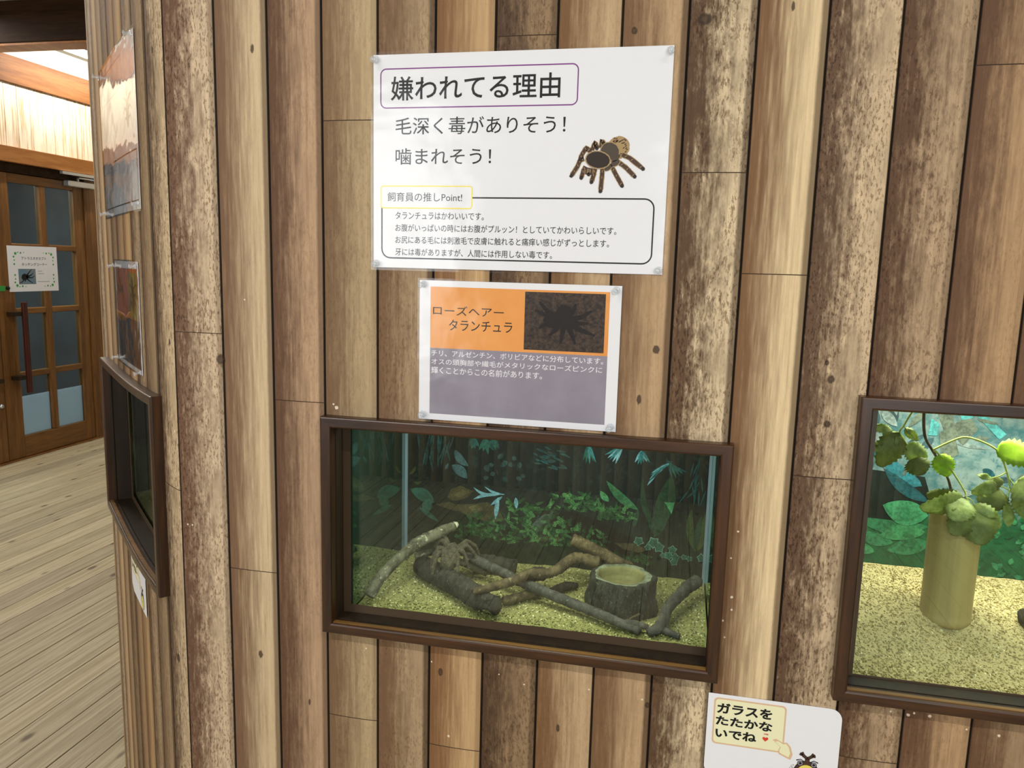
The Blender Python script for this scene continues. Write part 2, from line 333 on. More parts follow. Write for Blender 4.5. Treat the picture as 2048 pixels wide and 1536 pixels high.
def plank_wall(name, place, i0, i1, z0, z1, holes=(), s_base=S0, side='wall', rel=1.0):
    """one mesh of upright half-round planks along a line, with openings (s0,s1,z0,z1) left free"""
    ss = []
    for i in range(i0, i1):
        for u, o in PROFILE[:-1]: ss.append((s_base + (i + u) * PW, i, u, o))
    ss.append((s_base + i1 * PW, i1 - 1, 1.0, -.003))
    def relief(s):
        i = math.floor((s - s_base) / PW + 1e-9); u = (s - s_base) / PW - i
        for (ua, oa), (ub, ob) in zip(PROFILE, PROFILE[1:]):
            if ua <= u <= ub: return i, u, oa + (ob - oa) * (u - ua) / (ub - ua)
        return i, u, 0
    extra = []
    for h in holes:
        for s in h[:2]:
            i, u, o = relief(s); extra.append((s, i, u, o))
    ss = sorted(ss + extra, key=lambda q: q[0])
    zs = sorted({round(z, 5) for z in [z0, z1] + [z for h in holes for z in h[2:4]] + [z for v in JOINTS.values() for z in v if z0 < z < z1]})
    ss2 = [ss[0]]
    for q in ss[1:]:
        if q[0] - ss2[-1][0] > 1e-6: ss2.append(q)
    ss = ss2
    mb = MB(); idx = {}
    for a, q in enumerate(ss):
        for b, z in enumerate(zs): idx[a, b] = mb.vert(place(q[0], z, q[3] * rel))
    att = {'seed': [], 'heart': [], 'lit_side': [], 'mottle': [], 'bark_edge': []}; uvs = []; pl = []  # heart, lit_side: shaded and lit tones of the printed log shading
    rr = random.Random(11)
    jig = {}
    for a in range(len(ss) - 1):
        sm = (ss[a][0] + ss[a + 1][0]) / 2; i = math.floor((sm - s_base) / PW)
        for b in range(len(zs) - 1):
            zm = (zs[b] + zs[b + 1]) / 2
            if any(h[0] < sm < h[1] and h[2] < zm < h[3] for h in holes): continue
            mb.face((idx[a, b], idx[a + 1, b], idx[a + 1, b + 1], idx[a, b + 1]))
            k = sum(zm > z for z in JOINTS.get(i, []))
            L = LOGS[i if i in LOGS and side == 'wall' else (i * 7 + 3) % 15]
            if (i, k) not in jig: jig[i, k] = rr.uniform(.92, 1.08)
            g = jig[i, k]
            att['seed'].append(i * 1.37 + k * 5.1)
            att['heart'].append([x * g * .88 for x in lin(L[0])[:3]] + [1]); att['lit_side'].append([x * g for x in lin(L[1])[:3]] + [1])
            att['mottle'].append(L[2]); att['bark_edge'].append(L[3])
            for (aa, bb) in ((a, b), (a + 1, b), (a + 1, b + 1), (a, b + 1)):
                u = (ss[aa][0] - s_base) / PW - i
                uvs += [min(max(u, 0), 1), zs[bb]]; pl += [ss[aa][0], zs[bb]]
    o = make(name, mb, MAT['planks']); me = o.data
    for k, v in att.items():
        col = k in ('heart', 'lit_side'); A = me.attributes.new(k, 'FLOAT_COLOR' if col else 'FLOAT', 'FACE')
        A.data.foreach_set('color' if col else 'value', [x for c in v for x in c] if col else v)
    me.uv_layers.new(name='plank').data.foreach_set('uv', uvs); me.uv_layers.new(name='place').data.foreach_set('uv', pl)
    return tag(o, kind='structure')

WIN = {'a': (-.5275, .0855, .836, 1.187), 'b': (.2415, .80, .8345, 1.2640), 'c': (S0 - .682, S0 - .072, .833, 1.190)}
FW = .017
HOLES = [(w[0] + .012, w[1] - .012, w[2] + .012, w[3] - .012) for w in WIN.values()]
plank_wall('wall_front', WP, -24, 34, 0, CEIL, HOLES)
# butt joints: hairline dark gaps between stacked planks
mb = MB()
for i, zz in JOINTS.items():
    for z in zz:
        if any(h[0] < S0 + (i + .5) * PW < h[1] and h[2] < z < h[3] for h in HOLES): continue
        us = [p for p in PROFILE if .01 < p[0] < .99]
        for (ua, oa), (ub, ob) in zip(us, us[1:]):
            sa, sb = S0 + (i + ua) * PW, S0 + (i + ub) * PW
            mb.poly([WP(sa, z - .0006, oa + .0002), WP(sb, z - .0006, ob + .0002), WP(sb, z + .0006, ob + .0002), WP(sa, z + .0006, oa + .0002)])
tag(make('trim_1', mb, plain('dark_joint', '#3a2a1d', .9)), kind='structure')

# ------------------------------------------------------------------ floor, ceiling, far walls
def floor_material():
    t = NT('weathered_floorboards'); v = t.obj(); x, y, z = t.sep(v)
    idx = t.attr('board'); s = t.math('MULTIPLY', idx, 3.7)
    g = t.noise(t.vec(t.math('MULTIPLY', x, 90), t.math('MULTIPLY', y, 2.2), s), 1.0, 6, 0.62)
    fi = t.noise(t.vec(t.math('MULTIPLY', x, 300), t.math('MULTIPLY', y, 9), s), 1.0, 4, 0.6)
    c = t.mix(t.step(g, .33, .66), lin('#9c8f71'), lin('#beb296'))
    c = t.mix(t.math('MULTIPLY', t.step(fi, .5, .7), .45), c, lin('#7d7056'))
    wn = t.n('ShaderNodeTexWhiteNoise', {'W': idx}, noise_dimensions='1D').outputs[0]
    c = t.mix(1.0, c, t.mix(wn, (.78, .76, .74, 1), (1.12, 1.1, 1.06, 1)), 'MULTIPLY')
    vo = t.n('ShaderNodeTexVoronoi', {'Vector': t.vec(t.math('MULTIPLY', x, 10), t.math('MULTIPLY', y, 4.5), s), 'Scale': 1.0, 'Randomness': 1.0})
    c = t.mix(t.math('MULTIPLY', t.step(vo.outputs['Distance'], .17, .07), .75), c, lin('#3a2e22'))
    return t.bsdf(c, .5, .35, t.bump(t.math('ADD', g, fi), .15, .002))
FM = floor_material()
mb = MB(); bid = []
x = -4.6; k = 0
while x < 3.4:
    w = .105
    for (a, b, za, zb) in ((x + .0012, x + .003, -.0015, 0), (x + .003, x + w - .003, 0, 0), (x + w - .003, x + w - .0012, 0, -.0015)):
        mb.face([mb.vert(p) for p in ((a, -3.8, za), (b, -3.8, zb), (b, 4.8, zb), (a, 4.8, za))]); bid.append(k)
    mb.face([mb.vert(p) for p in ((x + w - .0012, -3.8, -.012), (x + w + .0012, -3.8, -.012), (x + w + .0012, 4.8, -.012), (x + w - .0012, 4.8, -.012))], 1); bid.append(k)
    for xx, za, zb in ((x + w - .0012, -.0015, -.012), (x + w + .0012, -.012, -.0015)):
        mb.face([mb.vert(p) for p in ((xx, -3.8, za), (xx, -3.8, zb), (xx, 4.8, zb), (xx, 4.8, za))], 1); bid.append(k)
    x += w; k += 1
fl = make('floor', mb, [FM, plain('floor_gap', '#1d160e', .9)]); tag(fl, kind='structure')
A = fl.data.attributes.new('board', 'FLOAT', 'FACE'); A.data.foreach_set('value', bid)

def slab(name, a, b, m, holes=None): 
    mb = MB(); mb.box(a, b); return tag(make(name, mb, m), kind='structure')
slab('ceiling', (-4.7, -3.8, CEIL), (3.5, 4.9, CEIL + .1), MAT['ceiling'])
XW = -4.47
# opposite wall behind the viewer, with two window openings
BH = [(-3.0, -1.4, .85, 2.35), (.1, 1.7, .85, 2.35)]
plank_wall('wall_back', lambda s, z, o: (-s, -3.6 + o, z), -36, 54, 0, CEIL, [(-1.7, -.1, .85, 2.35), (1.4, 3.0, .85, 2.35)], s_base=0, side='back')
for n, (a, b, c, d) in enumerate(BH):
    mb = MB(); 
    for q in ((a - .06, c - .06, b + .06, c), (a - .06, d, b + .06, d + .06), (a - .06, c, a, d), (b, c, b + .06, d), ((a + b) / 2 - .03, c, (a + b) / 2 + .03, d)):
        mb.box((q[0], -3.62, q[1]), (q[2], -3.55, q[3]))
    w_ = tag(make('window_%d' % (n + 1), mb, MAT['frame']), kind='structure')
    mb = MB(); mb.box((a, -3.60, c), (b, -3.596, d)); make('window_glass', mb, MAT['glass'], w_)
slab('wall_right', (3.3, -3.7, 0), (3.4, 4.8, CEIL), MAT['plaster'])
slab('wall_far', (-4.6, 4.75, 0), (3.4, 4.85, CEIL), MAT['plaster'])
# door wall: pieces round the double-door opening (Y 2.43..4.06, up to z 1.965)
DY0, DYM, DY1, DZ = 2.42, 3.245, 4.055, 1.965
slab('wall_left', (XW - .12, -3.7, 0), (XW - .02, DY0 - .14, CEIL), MAT['plaster'])

# ------------------------------------------------------------------ door wall joinery
mb = MB(); mb.box((XW - .12, DY0 - .14, DZ), (XW - .02, 4.75, CEIL)); tag(make('wall_left', mb, plain('white_plaster', '#ece9e2', .8)), kind='structure')
mb = MB(); mb.box((XW - .12, 4.17, 0), (XW - .02, 4.75, DZ)); tag(make('wall_left', mb, MAT['plaster']), kind='structure')
def boards_material():
    t = NT('pale_wall_boards'); v = t.obj(); x, y, z = t.sep(v); idx = t.math('FLOOR', t.math('MULTIPLY', y, 1 / .105))
    g = t.noise(t.vec(t.math('MULTIPLY', y, 60), t.math('MULTIPLY', z, 3), t.math('MULTIPLY', idx, 3.1)), 1.0, 5, .6)
    wn = t.n('ShaderNodeTexWhiteNoise', {'W': idx}, noise_dimensions='1D').outputs[0]
    c = t.mix(t.step(g, .42, .72), lin('#f4e8d2'), lin('#c9a06a'))
    c = t.mix(1.0, c, t.mix(wn, (.85, .83, .8, 1), (1.05, 1.05, 1.05, 1)), 'MULTIPLY')
    return t.bsdf(c, .55, .3)
mb = MB(); y = 0.0
y = -1.0
while y < 4.74:
    y2 = min(y + .105, 4.74)
    mb.poly([(XW + .010, y + .003, 2.12), (XW + .010, y2 - .003, 2.12), (XW + .010, y2 - .003, 2.60), (XW + .010, y + .003, 2.60)])
    for ya, yb, xa, xb in ((y, y + .003, XW, XW + .01), (y2 - .003, y2, XW + .01, XW)):
        mb.poly([(xa, ya, 2.12), (xb, yb, 2.12), (xb, yb, 2.60), (xa, ya, 2.60)])
    y += .105
o = tag(make('trim_2', mb, boards_material()), kind='structure')
def trim(n, a, b, m, bev=.004):
    mb = MB(); mb.box(a, b); o = tag(make('trim_%d' % n, mb, m), kind='structure')
    md = o.modifiers.new('bevel', 'BEVEL'); md.width = bev; md.segments = 2; return o
trim(3, (XW - .02, -1.0, 2.03), (XW + .06, 4.40, 2.135), MAT['header'])       # door head
trim(4, (XW - .02, -1.0, 2.555), (XW + .024, 4.745, 2.735), MAT['rail'])      # upper rail
trim(5, (XW - .02, DY0 - .14, DZ + .002), (XW + .03, 4.15, 2.03), MAT['beam'])      # dark soffit strip
trim(6, (XW - .10, DY1 + .003, 0.002), (XW + .035, 4.17, 2.028), MAT['door_wood'])  # right jamb
trim(7, (XW - .10, DY0 - .12, 0.002), (XW + .035, DY0 - .003, 2.028), MAT['door_wood'])
trim(8, (XW - .02, 4.172, 0.002), (XW + .045, 4.40, .84), MAT['door_wood'])         # low post by the jamb
trim(9, (XW - .1, DY0 - .1, .0), (XW + .05, 4.16, .006), MAT['door_wood'], .002)     # threshold
# big dark cross beam under the ceiling
_by = 2.93
trim(10, (-4.45, _by, 2.645), (1.2, _by + .14, CEIL - .002), MAT['beam'], .006)
trim(11, (-4.45, _by + .005, 2.632), (1.2, _by + .135, 2.645), MAT['header'], .001)

def door_leaf(n, y0, y1, hinge_right):
    """panelled glass door: two by four panes, seen from the hall"""
    xf, xb = XW + .02, XW - .025
    root = thing('door_%d' % n, (XW, (y0 + y1) / 2, 0), None, None, kind='structure')
    zb = .008; sw = .095; sl = .135 if hinge_right else .095
    yl, yr = (y0 + .135, y1 - sw) if hinge_right else (y0 + sw, y1 - .135)
    def bar(name, a, b, m, bev=.004):
        mb = MB(); mb.box((xf, a[0], a[1]), (xb, b[0], b[1])); o = make(name, mb, m, root)
        md = o.modifiers.new('bevel', 'BEVEL'); md.width = bev; md.segments = 2; return o
    bar('stile', (y0, zb), (yl, DZ - .001), MAT['door_wood']); bar('stile', (yr, zb), (y1, DZ - .001), MAT['door_wood'])
    bar('bottom_rail', (yl, zb), (yr, .158), MAT['door_wood_h']); bar('top_rail', (yl, 1.902), (yr, DZ - .001), MAT['door_wood_h'])
    ym = (yl + yr) / 2
    zz = [.158, .588, 1.033, 1.475, 1.902]
    bar('muntin', (ym - .027, .158), (ym + .027, 1.902), MAT['door_wood'], .006)
    for z in zz[1:-1]:
        bar('muntin', (yl, z - .021), (ym - .027, z + .021), MAT['door_wood_h'], .006); bar('muntin', (ym + .027, z - .021), (yr, z + .021), MAT['door_wood_h'], .006)
    for k in range(4):
        for (a, b) in ((yl, ym - .027), (ym + .027, yr)):
            za = zz[k] + (.021 if k else 0); zc = zz[k + 1] - (.021 if k < 3 else 0)
            mb = MB(); mb.box((XW + .002, a, za), (XW - .003, b, zc)); make('glass_pane', mb, MAT['door_glass'], root)
            if k == 0:
                mb = MB(); mb.box((XW - .004, a, za), (XW - .007, b, .435)); make('privacy_panel', mb, MAT['frosted'], root)['label'] = 'pale bluish white film on the lowest pane'
    # bar handle on two stand-offs
    hy = y0 + .14 if hinge_right else y1 - .14
    mb = MB(); mb.box((xf + .05, hy - .018, .47), (xf + .075, hy + .018, 1.10)); h = make('handle', mb, MAT['handle'], root); h['label'] = 'long dark red vertical bar handle'
    md = h.modifiers.new('bevel', 'BEVEL'); md.width = .006; md.segments = 2
    for z in (.58, 1.02):
        mb = MB(); s_ = -1 if hinge_right else 1
        mb.box((xf - .001, hy + s_ * .085, z - .014), (xf + .062, hy - .01, z + .014)); make('bracket', mb, MAT['liner'], h)
    return root
d1 = door_leaf(1, DYM + .003, DY1, True)
d2 = door_leaf(2, DY0, DYM - .003, False)
mb = MB(); mb.lathe([(.016, 0), (.018, .004), (.013, .008), (.012, .016), (.004, .018)], (XW + .02, 3.205, .40), (1, 0, 0), 16); make('lock_cylinder', mb, MAT['silver'], d2, True)
# door closer with its arm
cl = thing('door_closer', (XW + .02, 4.0, 1.93), 'silver door closer with folding arm at the top of the glazed door', 'door closer')
mb = MB(); mb.box((XW + .0205, 3.865, 1.925), (XW + .075, 4.15, 1.968)); o = make('body', mb, MAT['silver'], cl); md = o.modifiers.new('b', 'BEVEL'); md.width = .008; md.segments = 3
mb = MB(); mb.box((XW + .061, 3.80, 2.005), (XW + .085, 4.14, 2.025)); o = make('slide_rail', mb, MAT['silver'], cl)
mb = MB(); mb.tube([(XW + .05, 3.98, 1.967), (XW + .052, 3.98, 1.995)], .008, 8); mb.box((XW + .052, 3.97, 1.988), (XW + .072, 4.13, 1.998)); mb.box((XW + .05, 4.11, 1.985), (XW + .09, 4.145, 2.03)); make('arm', mb, MAT['silver'], cl)
# green-tagged bolt on the meeting stile
gt = thing('slide_latch', (XW + .021, 3.27, 1.19), 'small green tagged slide latch on the door stile below the white notice', 'latch')
mb = MB(); mb.box((XW + .0205, 3.20, 1.175), (XW + .028, 3.30, 1.21)); make('tag', mb, MAT['green_ink'], gt)
mb = MB(); mb.lathe([(.012, 0), (.012, .012), (.006, .016)], (XW + .028, 3.315, 1.195), (1, 0, 0), 12); make('knob', mb, MAT['black'], gt)
# dim porch behind the door
slab('wall_porch', (-6.6, 1.2, 0), (-6.5, 5.2, 2.6), MAT['porch']); slab('wall_porch_side', (-6.5, 5.1, 0), (-4.6, 5.2, 2.6), MAT['porch']); slab('wall_porch_end', (-6.5, 1.2, 0), (-4.6, 1.3, 2.6), MAT['porch'])
slab('floor_porch', (-6.5, 1.3, -.1), (-4.6, 5.1, -.013), MAT['porch']); slab('ceiling_porch', (-6.5, 1.3, 2.5), (-4.6, 5.1, 2.6), MAT['porch'])
area('porch_fill', (-5.6, 3.2, 2.45), (.25, 0, -1), 1.6, 1.2, 80, (.95, .98, 1.0))  # added light under the closed porch ceiling, brightens the pale film
# ------------------------------------------------------------------ ceiling lamps
def lamp(loc, ln, label, along_y, power):
    x, y, z = loc
    t = thing('ceiling_light', loc, label, 'lamp', 'fluorescent ceiling lights')
    d = (.06, ln / 2) if along_y else (ln / 2, .06)
    mb = MB(); mb.box((x - d[0], y - d[1], z - .035), (x + d[0], y + d[1], z)); make('body', mb, MAT['lamp_body'], t)
    e = Vector((0, ln / 2 - .03, 0)) if along_y else Vector((ln / 2 - .03, 0, 0)); c = Vector((x, y, z - .056))
    mb = MB(); mb.tube([c - e, c + e], .014, 12); make('tube', mb, MAT['tube'], t, True)
    for sgn in (-1, 1):
        p = c + e * sgn; q = c + e * (sgn * 1.02); mb = MB(); mb.box((min(p.x, q.x) - .012, min(p.y, q.y) - .012, z - .075), (max(p.x, q.x) + .012, max(p.y, q.y) + .012, z - .035)); make('socket', mb, MAT['lamp_body'], t)
    area('lamp_light', (x, y, z - .075), (0, 0, -1), .03 if along_y else ln - .1, ln - .1 if along_y else .03, power, (1.0, .95, .86), t)
    return t
lamp((XW + .27, 3.95, CEIL - .002), 1.2, 'bright tube ceiling light above the glazed door', True, 17)

# ------------------------------------------------------------------ sheets on the wall
_dg = None
def text_polys(body, bold=0.0, res=3):
    c = bpy.data.curves.new('t', 'FONT'); c.body = body; c.resolution_u = res; c.offset = bold; c.fill_mode = 'FRONT'
    o = bpy.data.objects.new('t', c); C.objects.link(o)
    me = bpy.data.meshes.new_from_object(o.evaluated_get(bpy.context.evaluated_depsgraph_get()))
    V = [v.co.copy() for v in me.vertices]; F = [tuple(p.vertices) for p in me.polygons]
    bpy.data.objects.remove(o); bpy.data.curves.remove(c); bpy.data.meshes.remove(me)
    return V, F
def text(mb, place, body, x0, x1, z0, z1, off, bold=0.0, shear=0.0, m=0):
    """lettering whose ink box is x0..x1 by z0..z1 on a sheet"""
    V, F = text_polys(body, bold)
    ax, bx = min(v.x for v in V), max(v.x for v in V); ay, by = min(v.y for v in V), max(v.y for v in V)
    b = len(mb.v)
    for v in V:
        fx = (v.x - ax) / (bx - ax); fy = (v.y - ay) / (by - ay)
        mb.v.append(place(x0 + fx * (x1 - x0), z0 + fy * (z1 - z0) + shear * fx, off))
    for f in F: mb.face([b + i for i in f], m)
def rect(mb, place, x0, x1, z0, z1, off, m=0, n=1):
    for k in range(n):
        a, b = x0 + (x1 - x0) * k / n, x0 + (x1 - x0) * (k + 1) / n
        mb.poly([place(a, z0, off), place(b, z0, off), place(b, z1, off), place(a, z1, off)], m)
def rrect(x0, x1, z0, z1, r, n=6):
    out = []
    rs = r if hasattr(r, '__len__') else (r, r, r, r)        # bl, br, tr, tl
    for (cx, cz, a0, q) in ((x0 + rs[0], z0 + rs[0], 180, rs[0]), (x1 - rs[1], z0 + rs[1], 270, rs[1]), (x1 - rs[2], z1 - rs[2], 0, rs[2]), (x0 + rs[3], z1 - rs[3], 90, rs[3])):
        for k in range(n + 1):
            a = math.radians(a0 + 90 * k / n); out.append((cx + q * math.cos(a), cz + q * math.sin(a)))
    return out
def fill(mb, place, pts, off, m=0): mb.poly([place(x, z, off) for x, z in pts], m)
def ring(mb, place, outer, inner, off, m=0):
    n = len(outer)
    for k in range(n):
        a, b = outer[k], outer[(k + 1) % n]; c, d = inner[(k + 1) % n], inner[k]
        mb.poly([place(*p, off) for p in (a, b, c, d)], m)
def outline(mb, place, x0, x1, z0, z1, r, w, off, m=0):
    ring(mb, place, rrect(x0, x1, z0, z1, r), rrect(x0 + w, x1 - w, z0 + w, z1 - w, max(r - w, .0005)), off, m)
def ell(cx, cz, rx, rz, rot=0, n=28, wob=0, rnd=None):
    c, s = math.cos(rot), math.sin(rot); out = []
    for k in range(n):
        a = 2 * math.pi * k / n; q = 1 + (rnd.uniform(-wob, wob) if wob else 0)
        x, z = rx * q * math.cos(a), rz * q * math.sin(a); out.append((cx + x * c - z * s, cz + x * s + z * c))
    return out
def strip(pts, widths):
    """outline of a tapering stroke along 2-D points"""
    L, Rr = [], []
    for i, p in enumerate(pts):
        a = pts[max(i - 1, 0)]; b = pts[min(i + 1, len(pts) - 1)]; dx, dz = b[0] - a[0], b[1] - a[1]; l = math.hypot(dx, dz) or 1
        w = widths[i] if hasattr(widths, '__len__') else widths
        L.append((p[0] - dz / l * w, p[1] + dx / l * w)); Rr.append((p[0] + dz / l * w, p[1] - dx / l * w))
    return L, Rr
def stroke(mb, place, pts, widths, off, m=0):
    L, Q = strip(pts, widths)
    for i in range(len(pts) - 1): mb.poly([place(*q, off) for q in (Q[i], Q[i + 1], L[i + 1], L[i])], m)
def sheet_box(mb, place, pts, o0, o1, m=0):
    """thin slab whose outline is pts"""
    n = len(pts); mb.poly([place(x, z, o1) for x, z in pts], m); mb.poly([place(x, z, o0) for x, z in pts[::-1]], m)
    for k in range(n):
        a, b = pts[k], pts[(k + 1) % n]; mb.poly([place(*a, o0), place(*b, o0), place(*b, o1), place(*a, o1)], m)
def grid_pts(x0, x1, z0, z1, n): return [(x0 + (x1 - x0) * k / n, z0) for k in range(n + 1)] + [(x1 - (x1 - x0) * k / n, z1) for k in range(n + 1)]
def place_wall(s, z, off): return WP(s, z, off)
def poster(name, x0, x1, z0, z1, label, cat, margin=.004, film=True, place=place_wall, n=1, base=.0026, film_mat='film', lift=None, group=None):
    pl = place
    c = pl((x0 + x1) / 2, (z0 + z1) / 2, base)
    root = thing(name, c, label, cat, group)
    mb = MB()
    for k in range(n):
        a, b = x0 + (x1 - x0) * k / n, x0 + (x1 - x0) * (k + 1) / n
        sheet_box(mb, pl, [(a, z0), (b, z0), (b, z1), (a, z1)], base, base + .0004)
    make('paper_sheet', mb, MAT['paper'], root)
    if film:
        mb = MB(); m = margin
        for k in range(n):
            a, b = x0 - m + (x1 - x0 + 2 * m) * k / n, x0 - m + (x1 - x0 + 2 * m) * (k + 1) / n
            rect(mb, pl, a, b, z0 - m, z1 + m, base + .0016, 0); rect(mb, pl, a, b, z0 - m, z1 + m, base + .0012, 0)
        o = make('laminate', mb, MAT[film_mat], root); o['label'] = 'clear glossy laminate film over the sheet'
    return root, base + .0005
def part(name, root, mats, build, label=None):
    mb = MB(); build(mb); o = make(name, mb, mats, root)
    if label: o['label'] = label
    return o
O = .00008
# --- big white poster
big, o1 = poster('poster', -.4455, -.0245, 1.4155, 1.7145, 'large white laminated poster with a spider drawing above the spider tank', 'poster')
PWL = place_wall
part('title_frame', big, MAT['purple'], lambda mb: outline(mb, PWL, -.4352, -.1496, 1.6408, 1.6958, .009, .0017, o1), 'purple rounded box round the headline')
part('headline', big, MAT['black'], lambda mb: text(mb, PWL, '嫌われてる理由', -.4192, -.1743, 1.6515, 1.6845, o1 + O, .010))
def _(mb):
    text(mb, PWL, '毛深く毒がありそう！', -.4119, -.1653, 1.6045, 1.6285, o1, .004); text(mb, PWL, '噛まれそう！', -.4117, -.2695, 1.5627, 1.5857, o1, .004)
part('lettering', big, MAT['black'], _)
def _(mb):
    w = .0020; r = .014; x0, x1, z0, z1 = -.4336, -.0392, 1.4286, 1.5178
    outer = rrect(x0, x1, z0, z1, (r, r, r, .001)); inner = rrect(x0 + w, x1 - w, z0 + w, z1 - w, (r - w, r - w, r - w, .0005))
    ring(mb, PWL, outer, inner, o1)
part('text_frame', big, MAT['black'], _, 'black rounded box round the small text')
part('tab_sheet', big, MAT['paper'], lambda mb: fill(mb, PWL, rrect(-.4346, -.2958, 1.5008, 1.5335, .004), o1 + O))
part('tab_frame', big, MAT['yellow'], lambda mb: outline(mb, PWL, -.4346, -.2958, 1.5008, 1.5335, .004, .0017, o1 + 2 * O), 'yellow rounded box round the small heading')
def _(mb):
    text(mb, PWL, '飼育員の推しPoint!', -.4239, -.3110, 1.5110, 1.5238, o1 + 3 * O, .0)
    for b, xr, z0, z1 in (('タランチュラはかわいいです。', -.2785, 1.4856, 1.4962), ('お腹がいっぱいの時にはお腹がプルッン！としていてかわいらしいです。', -.0895, 1.4681, 1.4788),
                          ('お尻にある毛には刺激毛で皮膚に触れると痛痒い感じがずっとします。', -.0988, 1.4508, 1.4615), ('牙には毒がありますが、人間には作用しない毒です。', -.1782, 1.4333, 1.4440)):
        text(mb, PWL, b, -.4117, xr, z0, z1, o1 + O, .004)
part('small_lettering', big, MAT['black'], _)
def spider_print(mb):
    rd = random.Random(3); K = lambda x, y: (-.1722 + x * .00007178 * 1.0 + y * .0000008, 1.6165 - y * .0000670 - x * -.0000008)
    # pixel grid of the drawing (2048 wide) to millimetres on the sheet, fitted at its corners
    def K(x, y): return (-.1568 + (x - 200) * .0000662, 1.5466 - (y - 1050) * .0000655 + (x - 200) * .0000006)
    def blob(pts, off, m): fill(mb, PWL, [K(*p) for p in pts], off, m)
    legs = [[(620, 560), (520, 470), (440, 600), (400, 700)], [(480, 690), (400, 720), (350, 850), (230, 1040)], [(520, 850), (480, 930), (440, 1080)], [(600, 880), (580, 960), (590, 1010)], [(720, 900), (700, 1000), (655, 1170)],
            [(870, 880), (870, 1020), (850, 1360)], [(1060, 850), (1140, 1000), (1290, 1250)], [(1180, 760), (1350, 880), (1540, 1065)], [(1260, 620), (1420, 690), (1700, 910)], [(640, 520), (700, 370), (740, 480)], [(820, 480), (840, 330), (880, 400)]]
    blob(ell(1180, 480, 225, 235, .5, 60, .03, rd), o1 + O, 1)
    for k in range(46):
        a, q = rd.uniform(0, 6.28), rd.uniform(.5, .93); x, y = 1180 + 210 * q * math.cos(a), 470 + 215 * q * math.sin(a)
        blob(ell(x, y, 24, 13, -.6, 8), o1 + 2 * O, 2)
    for k, l in enumerate(legs):
        W_ = 52 if k not in (3,) else 42
        pts = [l[0]]
        for p, q in zip(l, l[1:]):
            for j in range(1, 7): pts.append((p[0] + (q[0] - p[0]) * j / 6, p[1] + (q[1] - p[1]) * j / 6))
        for wd, off, m in ((W_, o1 + 3 * O, 1), (W_ - 13, o1 + 4 * O, 2)):
            wj = [(wd + rd.uniform(-5, 5)) * .000066 for _ in pts]; wj[-1] *= .7
            stroke(mb, PWL, [K(*p) for p in pts], wj, off, m)
        for j in range(3, len(pts) - 1, 4): blob(ell(pts[j][0], pts[j][1], 7, 30, math.atan2(pts[j + 1][0] - pts[j][0], pts[j + 1][1] - pts[j][1]), 8), o1 + 5 * O, 1)
        blob(ell(l[-1][0], l[-1][1], 40, 42, 0, 14, .1, rd), o1 + 5 * O, 0)
    blob(ell(590, 950, 130, 75, .1, 24, .05, rd), o1 + 4.5 * O, 2)
    for x in (510, 560, 620, 680): blob(ell(x, 950, 8, 60, 0, 8), o1 + 5 * O, 1)
    blob(ell(1010, 560, 215, 195, .6, 40, .03, rd), o1 + 6 * O, 1); blob(ell(1010, 550, 190, 170, .6, 40, .03, rd), o1 + 7 * O, 3)
    for (x, y, rx, ry, r) in ((1140, 690, 110, 45, -.7), (1130, 790, 100, 55, -.5), (990, 880, 90, 45, -.6)):
        blob(ell(x, y, rx + 14, ry + 14, r, 24, .03, rd), o1 + 6.4 * O, 1); blob(ell(x, y, rx, ry, r, 24, .03, rd), o1 + 7.2 * O, 3)
    blob(ell(770, 720, 268, 185, .18, 48, .02, rd), o1 + 8 * O, 1); blob(ell(770, 720, 245, 163, .18, 48, .02, rd), o1 + 9 * O, 0)
part('spider_drawing', big, [MAT['dark_ink'], MAT['tan_ink'], MAT['brown_ink'], MAT['grey_ink']], spider_print, 'brown and tan drawing of a tarantula')

# --- smaller orange and grey sheet
sm, o2 = poster('information_sheet', -.3735, -.0778, 1.1912, 1.3985, 'smaller laminated sheet, orange over grey violet, right above the spider tank frame', 'poster', margin=.003)
part('orange_panel', sm, MAT['orange'], lambda mb: rect(mb, PWL, -.3567, -.0942, 1.2994, 1.3895, o2), 'orange printed panel')
part('grey_panel', sm, MAT['slate'], lambda mb: rect(mb, PWL, -.3567, -.0942, 1.2005, 1.2994, o2), 'grey violet printed panel')
def _(mb):
    rd = random.Random(5)
    rect(mb, PWL, -.2152, -.0999, 1.3034, 1.3865, o2 + O, 0)
    cx, cz = -.158, 1.350
    fill(mb, PWL, ell(cx, cz + .006, .012, .013, 0, 20, .08, rd), o2 + 2 * O, 1); fill(mb, PWL, ell(cx - .012, cz - .002, .017, .012, .3, 24, .1, rd), o2 + 2.6 * O, 1)
    for q_, (a, l, b) in enumerate(((2.5, .045, .5), (2.85, .044, .3), (3.6, .040, -.3), (4.1, .036, .2), (4.62, .042, .1), (5.1, .045, .12), (5.75, .052, -.25), (6.1, .035, -.4), (.35, .042, -.5), (1.0, .03, -.6), (1.7, .024, .5))):
        p = [(cx + math.cos(a + b * (1 - t)) * l * t, cz + math.sin(a + b * (1 - t)) * l * t * .85) for t in (0, .3, .6, 1)]
        stroke(mb, PWL, p, [.0045, .0042, .0034, .0016], o2 + (3.2 + .25 * q_) * O, 1)
part('photo_print', sm, [MAT['soil_photo'], ink('photo_black', '#151316')], _, 'dark printed photo of a black tarantula on soil')
def _(mb):
    text(mb, PWL, 'ローズヘアー', -.3527, -.2458, 1.3484, 1.3622, o2 + O, .004); text(mb, PWL, 'タランチュラ', -.3279, -.2327, 1.3264, 1.3424, o2 + O, .004)
part('heading', sm, MAT['black'], _)
